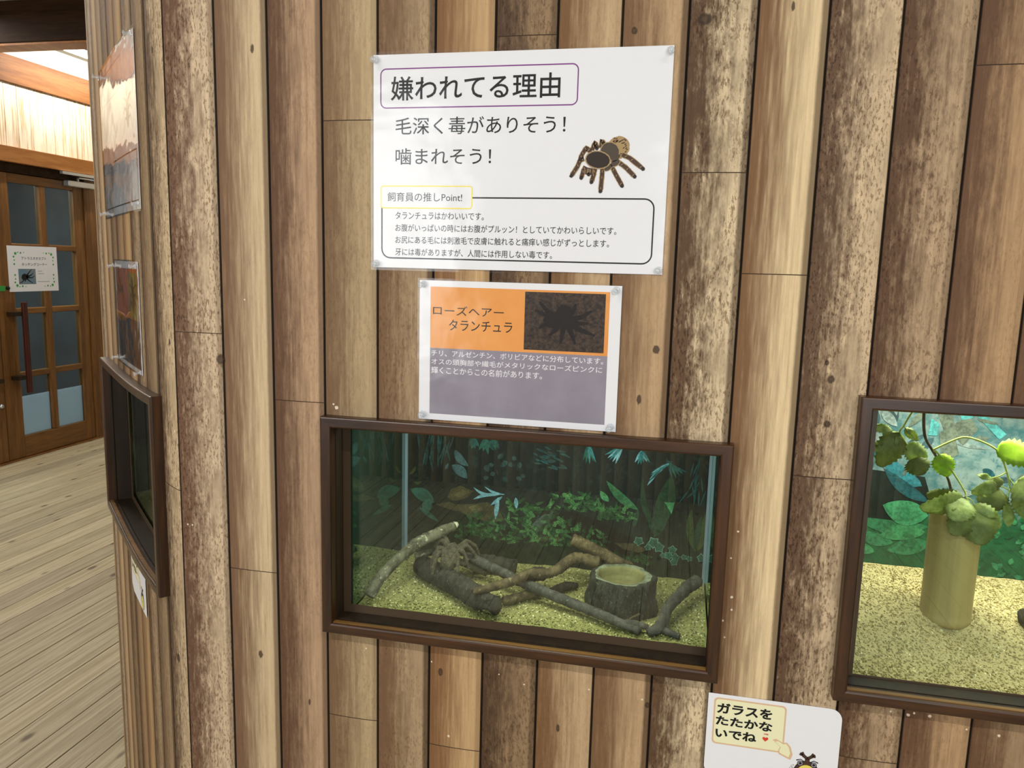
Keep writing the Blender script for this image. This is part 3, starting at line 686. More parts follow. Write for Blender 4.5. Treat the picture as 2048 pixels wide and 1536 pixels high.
def _(mb):
    for b, xr, z0, z1 in (('チリ、アルゼンチン、ボリビアなどに分布しています。', -.0997, 1.2872, 1.2965), ('オスの頭胸部や繊毛がメタリックなローズピンクに', -.1008, 1.2748, 1.2838), ('輝くことからこの名前があります。', -.1870, 1.2612, 1.2716)):
        text(mb, PWL, b, -.3545, xr, z0, z1, o2 + O, .004)
part('lettering', sm, MAT['white_ink'], _, 'white lettering on the grey violet panel')

# --- "do not knock" card
def knock_card(x0, label, place, k=1.0, z1=.813, h=.125, w=.1845, n=1, film=False):
    pl = lambda s, z, o: place(x0 + s * k, z1 + z * k, o)
    root = thing('notice_card', pl(w / 2, -h / 2, .002), label, 'notice')
    mb = MB()
    if n == 1: sheet_box(mb, pl, rrect(0, w, -h, 0, (.010, .010, .016, .001)), .0026, .0032)
    else:
        for q in range(n):
            a, b = w * q / n, w * (q + 1) / n; za = -h + (.012 if q == 0 else 0); sheet_box(mb, pl, [(a, za), (b, -h), (b, 0), (a, 0)], .0026, .0032)
    make('card_sheet', mb, MAT['paper'], root); o = .0033
    def bub(mb):
        fill(mb, pl, rrect(.0085, .1095, -.0785, -.0055, .006), o, 1); fill(mb, pl, rrect(.0108, .1072, -.0762, -.0078, .005), o + O, 0)
        a = [(.0935, -.0595), (.0985, -.0575), (.1085, -.0625), (.1135, -.0610), (.1190, -.0670), (.1225, -.0785), (.1200, -.0870), (.1130, -.0845), (.1035, -.0805), (.1020, -.0755), (.1045, -.0690)]
        cx = sum(p[0] for p in a) / len(a); cz = sum(p[1] for p in a) / len(a)
        fill(mb, pl, a, o + 2 * O, 1); fill(mb, pl, [(cx + (p[0] - cx) * .74, cz + (p[1] - cz) * .78) for p in a], o + 3 * O, 0)
    part('speech_bubble', root, [MAT['cream'], MAT['tan_edge']], bub, 'cream speech bubble with tan edge and tail')
    def let(mb):
        for b, xa, xb, za, zb in (('ガラスを', .0130, .0905, -.0295, -.0130), ('たたかな', .0125, .0920, -.0482, -.0335), ('いでね', .0130, .0712, -.0680, -.0535)):
            text(mb, pl, b, xa, xb, za, zb, o + 4 * O, .034)
    part('lettering', root, MAT['black'], let)
    def heart(mb):
        cx, cz, q = .0834, -.0603, .0041; pts = []
        for j in range(40):
            t = 2 * math.pi * j / 40; pts.append((cx + q * math.sin(t) ** 3, cz + q / 16 * (13 * math.cos(t) - 5 * math.cos(2 * t) - 2 * math.cos(3 * t) - math.cos(4 * t))))
        fill(mb, pl, pts, o + 4 * O)
        for x, l in ((.0812, .0010), (.0830, .0010), (.0846, .0012), (.0862, .0009)): stroke(mb, pl, [(x, -.0535), (x + .0005, -.0535 + l * 2)], .00045, o + 4 * O)
        stroke(mb, pl, [(.083, -.0529), (.087, -.0533)], .0003, o + 4 * O)
    part('heart', root, MAT['red'], heart, 'small red heart')
    def beetle(mb):
        cx, cz = .1430, -.0980
        fill(mb, pl, ell(cx, cz - .006, .0178, .0190, 0, 32), o, 2); fill(mb, pl, ell(cx, cz - .006, .0168, .0180, 0, 32), o + O, 0); fill(mb, pl, ell(cx, cz - .0085, .0135, .0150, 0, 28), o + 2 * O, 1)
        for p, wd in (([(cx, cz + .010), (cx, cz + .0165)], .0026), ([(cx, cz + .0165), (cx - .0055, cz + .0205), (cx - .0085, cz + .0255)], .0018), ([(cx, cz + .0165), (cx + .0055, cz + .0205), (cx + .0085, cz + .0250)], .0018),
                      ([(cx - .0068, cz + .0215), (cx - .0110, cz + .0228)], .0015), ([(cx + .0068, cz + .0212), (cx + .0108, cz + .0218)], .0015)):
            stroke(mb, pl, p, wd + .0006, o + 2 * O, 2); stroke(mb, pl, p, wd, o + 3 * O, 0)
        for sg in (-1, 1):
            ex = cx + sg * .0092; ez = cz + .0082
            fill(mb, pl, ell(ex, ez, .0042, .0042, 0, 18), o + 4 * O, 2); fill(mb, pl, ell(ex, ez, .0034, .0034, 0, 18), o + 5 * O, 3); fill(mb, pl, ell(ex, ez, .0019, .0019, 0, 14), o + 6 * O, 2)
            stroke(mb, pl, [(cx + sg * .004, cz + .0115), (cx + sg * .009, cz + .0145), (cx + sg * .0125, cz + .0132)], .0006, o + 4 * O, 2); fill(mb, pl, ell(cx + sg * .0135, cz + .0128, .0018, .0009, sg * -.4, 10), o + 5 * O, 2)
        stroke(mb, pl, [(cx - .0035, cz - .0075), (cx - .0015, cz - .0050), (cx, cz - .0068), (cx + .0015, cz - .0050), (cx + .0035, cz - .0075)], .0004, o + 3 * O, 2)
        for x, z in ((cx - .0195, cz + .003), (cx - .0215, cz - .001), (cx - .0185, cz - .002)): ring(mb, pl, ell(x, z, .0026, .0013, .6, 14), ell(x, z, .0022, .0009, .6, 14), o, 2)
    part('beetle_drawing', root, [MAT['brown_ink'], ink('yellow_face_ink', '#e8d968'), MAT['black'], MAT['slate']], beetle, 'small cartoon of a brown beetle with a yellow face')
    return root
knock_card(.0752, 'white card with a cream speech bubble and beetle below the leafy tank', PWL)
knock_card(S0 - .438, 'white card with a speech bubble half hidden under the dark side tank', PWL, k=.93, z1=.8315, n=8, w=.1845)

# --- sheets on the bowed side wall
def side_place(bow):
    return lambda s, z, off: WP(s, z, off)
sA = (S0 - .556, S0 - .146)
p3, o3 = poster('poster', sA[0], sA[1], 1.503, 1.795, 'large laminated poster on the bowed side wall, glaring with reflected light', 'poster', place=PWL, n=14, film_mat='film_wavy')
def _(mb):
    outline_pts = [(sA[0] + .012, sA[1] - .12, 1.722, 1.776)]
    for a, b, c, d in outline_pts:
        for q in range(10): rect(mb, PWL, a + (b - a) * q / 10, a + (b - a) * (q + 1) / 10, c, c + .0016, o3, 0); rect(mb, PWL, a + (b - a) * q / 10, a + (b - a) * (q + 1) / 10, d, d + .0016, o3, 0)
        rect(mb, PWL, a, a + .0016, c, d, o3, 0); rect(mb, PWL, b, b + .0016, c, d, o3, 0)
part('title_frame', p3, MAT['purple'], _, 'purple box line')
def _(mb):
    for q in range(12):
        a, b = sA[0] + .012 + .386 * q / 12, sA[0] + .012 + .386 * (q + 1) / 12; rect(mb, PWL, a, b, 1.517, 1.5195, o3); 
        if q > 3: rect(mb, PWL, a, b, 1.602, 1.6045, o3)
    rect(mb, PWL, sA[0] + .012, sA[0] + .0145, 1.517, 1.59, o3); rect(mb, PWL, sA[1] - .0145, sA[1] - .012, 1.517, 1.602, o3)
part('text_frame', p3, MAT['black'], _, 'black box line')
def insect(mb, cx, cz, k, o, m=0):
    fill(mb, PWL, ell(cx, cz, .016 * k, .034 * k, 0, 20), o, m); fill(mb, PWL, ell(cx, cz + .042 * k, .012 * k, .012 * k, 0, 16), o, m)
    for sg in (-1, 1):
        for a, b in ((.02, .035), (0, .0), (-.02, -.04)): stroke(mb, PWL, [(cx, cz + a * k), (cx + sg * .03 * k, cz + (a + .012) * k), (cx + sg * .05 * k, cz + b * k)], [.004 * k, .003 * k, .0015 * k], o, m)
part('insect_drawing', p3, MAT['brown_ink'], lambda mb: insect(mb, sA[1] - .075, 1.672, .8, o3), 'brown insect drawing')
sB = (S0 - .468, S0 - .192)
p4, o4 = poster('information_sheet', sB[0], sB[1], 1.209, 1.413, 'smaller laminated sheet, rust orange over charcoal, above the side tank', 'poster', place=PWL, n=10, film_mat='film_wavy', margin=.003)
part('orange_panel', p4, MAT['rust'], lambda mb: rect(mb, PWL, sB[0] + .012, sB[1] - .010, 1.306, 1.400, o4, 0, 8), 'rust orange printed panel')
part('charcoal_panel', p4, MAT['charcoal'], lambda mb: rect(mb, PWL, sB[0] + .012, sB[1] - .010, 1.217, 1.306, o4, 0, 8), 'charcoal printed panel')
def _(mb):
    rect(mb, PWL, sB[1] - .105, sB[1] - .018, 1.308, 1.392, o4 + O, 0, 3); insect(mb, sB[1] - .06, 1.345, .75, o4 + 2 * O, 1)
part('photo_print', p4, [mottled('leafy_photo_print', '#6d7a34', '#8f8a4a', 60, .55, 0), ink('insect_black', '#17201c')], _, 'printed photo of a black insect on green')
part('heading', p4, MAT['black'], lambda mb: [rect(mb, PWL, sB[0] + .03 + .016 * i, sB[0] + .03 + .016 * i + .011, 1.352 - (i % 2) * .004, 1.366, o4 + O) for i in range(5)])

# --- notice on the door
def door_pl(s, z, off): return (XW + .021 + off, s, z)
dp, od = poster('notice', 3.338, 3.766, 1.168, 1.480, 'white notice with a green ivy border taped to the glazed door', 'notice', film=False, place=door_pl, base=.0008)
NAVY = ink('navy_ink', '#28304f'); GREYI = ink('grey_lettering_ink', '#8f93a6')
part('lettering', dp, NAVY, lambda mb: text(mb, door_pl, 'アトラスオオカブト', 3.452, 3.668, 1.386, 1.408, od, .012))
part('lettering', dp, NAVY, lambda mb: text(mb, door_pl, 'タッチングコーナー', 3.452, 3.674, 1.344, 1.366, od, .012))
for z, a, b in ((1.306, 3.588, 3.625), (1.288, 3.588, 3.638), (1.232, 3.578, 3.69)):
    def _(mb):
        x = a
        while x < b: rect(mb, door_pl, x, x + .005, z, z + .0055, od); x += .0075
    part('small_lettering', dp, GREYI, _)
def _(mb):
    rd = random.Random(9)
    rect(mb, door_pl, 3.420, 3.566, 1.218, 1.324, od, 0)
    fill(mb, door_pl, ell(3.470, 1.268, .027, .023, .2, 24, .06, rd), od + O, 1); fill(mb, door_pl, ell(3.497, 1.270, .014, .014, 0, 16), od + O, 1)
    for p in ([(3.49, 1.28), (3.515, 1.305), (3.535, 1.322)], [(3.50, 1.272), (3.53, 1.283), (3.545, 1.298)], [(3.50, 1.265), (3.53, 1.262), (3.556, 1.275)], [(3.49, 1.255), (3.51, 1.24), (3.54, 1.225)], [(3.46, 1.25), (3.45, 1.235), (3.425, 1.228)], [(3.475, 1.25), (3.472, 1.236)]):
        stroke(mb, door_pl, p, [.005, .0035, .0015][:len(p)], od + 2 * O, 1)
part('photo_print', dp, [MAT['blue_photo'], ink('beetle_black', '#15171c')], _, 'printed photo of a black horned beetle')
for (cx, cz, sx, sz) in ((3.405, 1.428, 1, -1), (3.715, 1.428, -1, -1), (3.405, 1.21, 1, 1), (3.712, 1.21, -1, 1)):
    def _(mb):
        rd = random.Random(2)
        for x, z, r in ((cx, cz, .013), (cx - sx * .016, cz + sz * .022, .009), (cx - sx * .012, cz + sz * .045, .007), (cx - sx * .014, cz + sz * .072, .009), (cx + sx * .02, cz - sz * .008, .006), (cx + sx * .044, cz - sz * .005, .009), (cx + sx * .07, cz - sz * .008, .005)):
            a0 = rd.uniform(0, 6.3)
            fill(mb, door_pl, [(x + r * (1 if k % 2 else .6) * math.cos(a0 + k * math.pi / 5), z + r * (1 if k % 2 else .6) * math.sin(a0 + k * math.pi / 5)) for k in range(10)], od)
    part('ivy_border', dp, MAT['green_ink'], _, 'green printed ivy leaves at one corner')

# --- push pins
def pin(place, s, z, off, label, tilt=(0, 0)):
    p = Vector(place(s, z, off)); q = Vector(place(s, z, off + .01)); ax = (q - p).normalized()
    ax = (ax + Vector((0, 0, 1)) * tilt[1] + Vector(place(s + .001, z, off)) .__sub__(p).normalized() * tilt[0]).normalized()
    mb = MB(); mb.lathe([(.0008, .0005), (.0045, .0006), (.0052, .0014), (.0045, .0022), (.0026, .003), (.0021, .0060), (.0024, .0095), (.0040, .0112), (.0046, .0122), (.0042, .0130), (.0008, .0133)], p, ax, 16)
    o = make('push_pin', mb, MAT['plastic'], None, True, p); tag(o, label, 'push pin', 'clear push pins')
    mb = MB(); mb.tube([p + ax * .0004, p - ax * .002], .0004, 6); make('needle', mb, MAT['steel'], o)
T = 'clear push pin in the %s corner of the %s'
for nm, (a, b, c, d), bo in (('large white spider poster', (-.4405, -.0290, 1.4215, 1.7080), .0044), ('orange and grey violet sheet', (-.3660, -.0850, 1.1990, 1.3930), .0044),
                         ('glaring side wall poster', (sA[0] + .004, sA[1] - .006, 1.512, 1.787), .0044), ('rust and charcoal side sheet', (sB[0] + .004, sB[1] - .006, 1.2145, 1.4045), .0044)):
    for k, (s, z) in enumerate(((a, d), (b, d), (a, c), (b, c))):
        pin(PWL, s, z, bo, T % (('top left', 'top right', 'bottom left', 'bottom right')[k], nm), (R.uniform(-.25, .25), R.uniform(-.3, .1)))

# ------------------------------------------------------------------ display tanks set into the wall
def loop_sweep(mb, place, rect4, prof, n, sides='tblr', m=0):
    """sweep (inset, off) profile points round a rectangle with mitred corners"""
    s0, s1, z0, z1 = rect4
    for (da, oa), (db, ob) in zip(prof, prof[1:]):
        def q(d): return s0 + d, s1 - d, z0 + d, z1 - d
        A, B = q(da), q(db)
        for k in range(n):
            f, g = k / n, (k + 1) / n
            sa, sb = A[0] + (A[1] - A[0]) * f, A[0] + (A[1] - A[0]) * g; ta, tb = B[0] + (B[1] - B[0]) * f, B[0] + (B[1] - B[0]) * g
            if 'b' in sides: mb.poly([place(sa, A[2], oa), place(sb, A[2], oa), place(tb, B[2], ob), place(ta, B[2], ob)], m)
            if 't' in sides: mb.poly([place(sb, A[3], oa), place(sa, A[3], oa), place(ta, B[3], ob), place(tb, B[3], ob)], m)
        if 'l' in sides: mb.poly([place(A[0], A[3], oa), place(A[0], A[2], oa), place(B[0], B[2], ob), place(B[0], B[3], ob)], m)
        if 'r' in sides: mb.poly([place(A[1], A[2], oa), place(A[1], A[3], oa), place(B[1], B[3], ob), place(B[1], B[2], ob)], m)
FRAME_PROF = [(0, -.002), (0, .0175), (.0008, .0192), (.0022, .020), (.0140, .020), (.0160, .0190), (.0170, .0170), (.0170, .004)]
def gbox(mb, place, s0, s1, z0, z1, o0, o1, n=1, m=0):
    for k in range(n):
        a, b = s0 + (s1 - s0) * k / n, s0 + (s1 - s0) * (k + 1) / n
        P = [place(*p) for p in ((a, z0, o0), (b, z0, o0), (b, z0, o1), (a, z0, o1), (a, z1, o0), (b, z1, o0), (b, z1, o1), (a, z1, o1))]
        i = [mb.vert(p) for p in P]
        fs = [(0, 3, 2, 1), (4, 5, 6, 7), (0, 1, 5, 4), (2, 3, 7, 6)]
        if k == 0: fs.append((3, 0, 4, 7))
        if k == n - 1: fs.append((1, 2, 6, 5))
        for q in fs: mb.face([i[x] for x in q], m)
def tank(key, label, tank_s, depth, floor_z, top_z, backdrop, n=1, trims=(.016, .0285, .0275), side_mat=None):
    w = WIN[key]; s0, s1, z0, z1 = w
    root = thing('terrarium', WP((s0 + s1) / 2, z0, -.10), label, 'terrarium')
    for side, nm in (('t', 'top rail'), ('b', 'bottom rail'), ('l', 'left stile'), ('r', 'right stile')):
        mb = MB(); loop_sweep(mb, WP, w, FRAME_PROF, n, side); make('frame_rail', mb, MAT['frame_h'] if side in 'tb' else MAT['frame'], root)
    mb = MB(); loop_sweep(mb, WP, w, [(.0170, .004), (.0170, .001), (.0185, .001), (.0170, -.002), (.0150, -.031)], n); make('liner', mb, MAT['liner'], root)
    mb = MB(); gbox(mb, WP, s0 + .0175, s1 - .0175, z0 + .0150, z0 + .0183, .0085, .0155, n); make('lip_highlight', mb, MAT['lip'], root)['label'] = 'lighter bead with a painted highlight along the bottom lip'
    tb0, tb1, tl = trims
    mb = MB(); gbox(mb, WP, s0 + .010, s1 - .010, z0 - .004, z0 + tb1, -.0325, -.0315, n)
    make('tank_trim', mb, MAT['trim'], root)
    mb = MB(); gbox(mb, WP, s0 + .010, s0 + tl, z0 + tb1, z1 + .01, -.0325, -.0315); make('tank_trim', mb, MAT['trim'], root)
    mb = MB(); gbox(mb, WP, s1 - .0125, s1 - .005, z0 + tb1, z1 + .01, -.0325, -.0315); make('tank_trim', mb, MAT['trim'], root)
    a, b = tank_s
    mb = MB(); gbox(mb, WP, a, b, floor_z, top_z, -.040, -.036, n); make('glass_pane', mb, MAT['glass'], root)
    for q in (a - .005, b):
        mb = MB(); gbox(mb, WP, q, q + .005, floor_z, top_z, -.036, -depth); make('side_wall', mb, side_mat or MAT['tank_side'], root)
    mb = MB(); gbox(mb, WP, a - .005, b + .005, floor_z - .012, floor_z, -.036, -depth - .006, n); make('tray', mb, MAT['trim'], root)
    mb = MB(); gbox(mb, WP, a - .005, b + .005, top_z, top_z + .012, -.036, -depth - .006, n); make('lid', mb, MAT['trim'], root)
    mb = MB(); gbox(mb, WP, a - .005, b + .005, floor_z, top_z, -depth, -depth - .006, n); bd = make('backdrop', mb, backdrop, root)
    for s in (a + .0028, b - .0028):
        mb = MB(); gbox(mb, WP, s - .0026, s + .0026, floor_z, top_z, -depth + .0045, -depth + .0008)
        make('corner_seal', mb, MAT['seal'], root)['label'] = 'pale silicone seam in the back corner'
    return root, bd
def _side(name='tank_side_glass'):
    t = NT(name); d = t.n('ShaderNodeBsdfDiffuse', {0: lin('#26382f')}); g = t.n('ShaderNodeBsdfGlossy', {0: (.75, .9, .82, 1), 1: .03})
    lw = t.n('ShaderNodeFresnel', {0: 2.0}); mx = t.n('ShaderNodeMixShader', {0: t.math('MULTIPLY', lw.outputs[0], 2.2, clamp=True), 1: d.outputs[0], 2: g.outputs[0]})
    t.t.links.new(mx.outputs[0], t.out.inputs[0]); return t.m
MAT['tank_side'] = _side()
def print_mat(name, cols, scale, stretch, zband=None):
    """printed forest scene: a few inks in vertical or leafy blotches"""
    t = NT(name); v = t.obj(); n1 = t.noise(t.scale(v, stretch), scale, 6, .66); n2 = t.noise(v, scale * 2.2, 6, .72)
    c = t.mix(t.step(n1, .36, .62), lin(cols[0]), lin(cols[1])); c = t.mix(t.step(n2, .52, .66), c, lin(cols[2]))
    if zband:
        x, y, z = t.sep(v); f = t.math('ADD', z, t.math('MULTIPLY', t.math('SUBTRACT', n2, .5), .16))
        c2 = t.mix(t.step(n2, .38, .60), lin(cols[3]), lin(cols[4])); c = t.mix(t.step(f, zband[0], zband[1]), c, c2)
    return t.bsdf(c, .6, .3)
BACK1 = print_mat('forest_print', ('#0e1513', '#1c211e', '#22302d', '#101d13', '#232e1e'), 22, (1, 1, .22), (.14, .08))
BACK2 = print_mat('rock_pool_print', ('#3f6268', '#7d8c8c', '#2f5f68', '#0c3f26', '#175533'), 20, (1, 1, 1.3), (.22, .16))
BACK3 = print_mat('dim_forest_print', ('#241c12', '#2e2415', '#2b2718', '#2a2213', '#33301c'), 22, (1, 1, .22), (.14, .08))
t1, bd1 = tank('a', 'long low glass fronted tank in the dark frame below the orange sheet, with a tarantula', (-.4985, .0745), .285, .842, 1.21, BACK1)
t2, bd2 = tank('b', 'taller brightly lit tank at the right edge, with leaves over bamboo', (.2760, .79), .350, .832, 1.30, BACK2, trims=(.014, .018, .034))
t3, bd3 = tank('c', 'dim tank with a bowed dark frame on the side wall', (S0 - .665, S0 - .090), .26, .839, 1.21, BACK3, n=14)
def hood(root, place_pts, sx, sy, power, color, direction=(0, 0, -1), spread=180):
    p = Vector(place_pts)
    mb = MB(); mb.box((p.x - sx / 2, p.y - .016, p.z + .004), (p.x + sx / 2, p.y + .016, p.z + .016)); make('hood_lamp', mb, MAT['lamp_body'], root)
    area('tank_light', p, direction, sx, sy, power, color, root, spread)
hood(t1, (-.21, .075, 1.192), .44, .03, 1.5, (1.0, .99, .86))
hood(t2, (.51, .22, 1.282), .36, .05, 2.3, (1.0, .97, .80), (.02, .10, -1), 120)

# ------------------------------------------------------------------ printed plants on the backdrops
def tint(name, h, k):
    c = lin(h); t = NT(name); a = t.noise(t.obj(), 190, 5, .7); b = t.noise(t.obj(), 45, 3, .6)
    f = t.math('ADD', t.math('MULTIPLY', a, .6), t.math('MULTIPLY', b, .4))
    c = t.mix(t.step(f, .36, .64), tuple(x * k * .45 for x in c[:3]) + (1,), tuple(x * k * 1.15 for x in c[:3]) + (1,))
    return t.bsdf(c, .6, .3)
def printed(name, bd, hexes, build, label=None, dim=.8):
    mb = MB(); build(mb); o = make(name, mb, [tint('print_' + h[1:], h, dim) for h in hexes], bd)
    if label: o['label'] = label
def leaf2(p0, p1, w, bend=0, n=10, tip=.9):
    """flat leaf outline between two points"""
    (x0, z0), (x1, z1) = p0, p1; dx, dz = x1 - x0, z1 - z0; l = math.hypot(dx, dz); nx, nz = -dz / l, dx / l
    A, B = [], []
    for k in range(n + 1):
        t = k / n; ww = w * math.sin(math.pi * t ** tip) ** .8 * .5; cx = x0 + dx * t + nx * bend * math.sin(math.pi * t) * l; cz = z0 + dz * t + nz * bend * math.sin(math.pi * t) * l
        A.append((cx + nx * ww, cz + nz * ww)); B.append((cx - nx * ww, cz - nz * ww))
    return A[:-1] + B[::-1][:-1]
D1 = -.2848
_lay = [0]
def _off(lay):
    _lay[0] = (_lay[0] + 1) % 97
    return .00012 + .0010 * max(lay, 0) / 4 * 4 * .25 + .00001 * _lay[0] * .25
def P1(mb, pts, m, lay=0): fill(mb, PWL, pts, D1 + _off(lay), m)
rd = random.Random(21)
def ferns(mb):
    def frond(x, z, ang, l, m, lay):
        k = 7
        for j in range(k):
            t = (j + .5) / k; px, pz = x + math.cos(ang) * l * t, z + math.sin(ang) * l * t; s = l * .26 * (1 - .6 * t)
            for sg in (-1, 1):
                a = ang + sg * rd.uniform(.7, 1.2); P1(mb, leaf2((px, pz), (px + math.cos(a) * s, pz + math.sin(a) * s), s * .55), m, lay)
    for (x0, x1, z0, z1, n) in ((-.365, -.16, .905, .950, 80), (-.30, -.20, .945, .985, 34), (-.21, -.12, .978, 1.008, 34), (-.125, -.062, .962, .990, 26), (-.215, -.11, .905, .940, 34), (-.40, -.33, .905, .93, 20), (-.10, -.02, .885, .905, 14)):
        for _ in range(int(n * 1.8)):
            z = rd.uniform(z0, z1); frond(rd.uniform(x0, x1), z, rd.uniform(-.6, 3.6), rd.uniform(.010, .020), rd.choice((0, 0, 1, 1, 2)), rd.randint(0, 4))
printed('printed_ferns', bd1, ('#2a4a2b', '#3a663a', '#578a50'), ferns, 'printed bright green ferns', 1.0)
def bark(mb):
    for p in ([(-.437, .964), (-.41, .972), (-.382, .962), (-.36, .955), (-.40, .955)], [(-.414, .981), (-.405, .998), (-.388, 1.006), (-.372, 1.000), (-.362, .997), (-.372, .985), (-.385, .978), (-.405, .974)],
              [(-.395, .968), (-.36, .972), (-.335, .978), (-.312, .966), (-.30, .945), (-.33, .938), (-.36, .945), (-.385, .952)]): P1(mb, p, 0)
    for p in ([(-.40, .985), (-.385, .998), (-.37, .994), (-.388, .982)], [(-.372, .965), (-.352, .972), (-.34, .962), (-.36, .955)]): P1(mb, p, 1, 1)
    P1(mb, [(-.208, .968), (-.165, .974), (-.11, .958), (-.065, .936), (-.02, .918), (-.02, .895), (-.10, .905), (-.16, .925), (-.205, .935)], 2)
    P1(mb, [(-.25, .938), (-.235, .955), (-.222, .966), (-.215, .975), (-.206, .972), (-.214, .955), (-.228, .942), (-.236, .928)], 3, 2)
    P1(mb, [(-.225, .972), (-.218, .978), (-.210, .976), (-.214, .966), (-.222, .965)], 2, 3)
    P1(mb, [(-.24, .918), (-.20, .924), (-.185, .918), (-.20, .911), (-.235, .912)], 0, 1)
    P1(mb, [(-.09, .922), (-.055, .925), (-.03, .915), (-.045, .908), (-.075, .912)], 0, 1)
printed('printed_driftwood', bd1, ('#5a5136', '#756a47', '#1c1712', '#55655c'), bark, 'printed brown driftwood logs')
def blades(mb):
    for p0, p1, w, b, m in (((-.051, .989), (-.111, 1.039), .016, .06, 1), ((-.018, .956), (-.045, 1.050), .011, .10, 0), ((-.105, 1.0), (-.121, 1.019), .012, .05, 2), ((-.058, .955), (-.05, .99), .010, 0, 0), ((-.02, .945), (-.035, .985), .008, 0, 0),
                            ((-.018, .955), (.006, 1.058), .034, -.03, 0), ((-.02, .94), (.0, 1.0), .016, -.05, 0), ((.055, .92), (.044, 1.0), .014, .08, 3), ((.058, .92), (.070, 1.0), .016, -.05, 3), ((.052, .92), (.062, .99), .012, 0, 0),
                            ((-.44, .968), (-.488, .990), .026, -.05, 4), ((-.456, .947), (-.452, .975), .02, 0, 4), ((-.466, 1.007), (-.482, 1.006), .006, .2, 3), ((-.478, 1.036), (-.491, 1.019), .006, .1, 3), ((-.47, .955), (-.43, .930), .010, 0, 4),
                            ((-.405, 1.045), (-.374, 1.021), .020, .06, 5), ((-.418, 1.035), (-.412, 1.048), .006, 0, 5), ((-.40, 1.075), (-.372, 1.045), .016, -.1, 5)):
        P1(mb, leaf2(p0, p1, w, b), m, m % 3)
    P1(mb, [(-.005, 1.008), (.013, 1.009), (.009, .987)], 2, 3)
printed('printed_broad_leaves', bd1, ('#2a4a34', '#3f7a50', '#58a06a', '#48562f', '#36695c', '#4d6b70'), blades, 'printed broad green blades')
def palms(mb):
    def fan(c, a0, a1, l, n, w, m):
        for k in range(n):
            a = a0 + (a1 - a0) * k / (n - 1); e = (c[0] + math.cos(a) * l * rd.uniform(.85, 1.1), c[1] + math.sin(a) * l * rd.uniform(.85, 1.1)); P1(mb, leaf2(c, e, w, 0, 8, .7), rd.choice(m), k % 3)
    fan((-.146, 1.105), 4.4, 5.2, .036, 5, .005, (0, 1)); fan((-.085, 1.105), 3.7, 4.4, .040, 5, .005, (1, 2)); fan((-.050, 1.10), 4.3, 5.3, .026, 6, .005, (1, 2))
    for k in range(8): P1(mb, leaf2((.000 - k * .004 + .006, 1.085 - k * .0035), (-.030 - k * .001, 1.064 - k * .004), .0045, 0, 8, .7), rd.choice((1, 2, 3)), k % 3)
    for k in range(5): P1(mb, leaf2((-.006 + k * .004, 1.09 - k * .004), (.008 + k * .006, 1.050 + k * .004), .0045, 0, 8, .7), rd.choice((3, 0)), k % 3)
    for k in range(14): 
        a = rd.uniform(3.9, 5.2); x, z = rd.uniform(.03, .072), rd.uniform(1.03, 1.10); P1(mb, leaf2((x, z), (x + math.cos(a) * .03, z + math.sin(a) * .03), .003), 3, k % 3)
    for p0, p1, w, b in (((-.322, .995), (-.362, 1.005), .006, .15), ((-.312, .994), (-.362, .981), .007, -.08), ((-.305, .992), (-.328, .972), .006, 0), ((-.313, .990), (-.318, .945), .009, 0), ((-.279, .992), (-.277, .970), .008, 0), ((-.30, .996), (-.34, 1.008), .005, .1)): P1(mb, leaf2(p0, p1, w, b), 2, 3)
    for k in range(30):
        x, z = rd.uniform(-.255, -.19), rd.uniform(1.055, 1.095); P1(mb, leaf2((x, z), (x + rd.uniform(.008, .02), z - rd.uniform(0, .008)), .004), rd.choice((3, 4)), k % 3)
    for k in range(18):
        x, z = rd.uniform(-.34, -.27), rd.uniform(1.02, 1.075); P1(mb, leaf2((x, z), (x + rd.uniform(-.012, .012), z - rd.uniform(0, .012)), .009), 4, k % 3)
    for c, l in (((-.364, 1.10), .02), ((-.34, 1.10), .028), ((-.325, 1.10), .02)):
        fan(c, 4.2, 5.3, l, 4, .008, (0, 3))
    for k in range(22):
        a = rd.uniform(4.3, 5.1); x, z = rd.uniform(-.49, -.40), rd.uniform(1.06, 1.115); P1(mb, leaf2((x, z), (x + math.cos(a) * .035, z + math.sin(a) * .035), .0035), rd.choice((3, 4)), k % 3)
printed('printed_palm_fronds', bd1, ('#2f6a5a', '#3f8f95', '#8fc4d2', '#2e5a5c', '#39514f'), palms, 'printed blue green palm fronds')
def ivy(mb):
    for (x, z, r) in ((-.047, .930, .010), (-.020, .930, .012), (-.010, .922, .011), (-.03, .920, .007), (.014, .920, .009), (.008, .908, .009), (.020, .906, .009), (.018, .897, .008), (.066, .910, .009), (.045, .906, .006), (.035, .908, .006), (-.002, .908, .006)):
        a0 = rd.uniform(0, 6.3)
        for s, m, l in ((1.0, 1, 3), (.84, 0, 4)):
            P1(mb, [(x + r * s * (1 if k % 2 else .68) * math.cos(a0 + k * math.pi / 5), z + r * s * (1 if k % 2 else .68) * math.sin(a0 + k * math.pi / 5)) for k in range(10)], m, l)
printed('printed_ivy', bd1, ('#3b6f5b', '#8cb39a'), ivy, 'printed blue green ivy with pale edges')
D2 = -.3498
def P2(mb, pts, m, lay=0): fill(mb, PWL, pts, D2 + (_off(lay) if lay >= 0 else .00004), m)
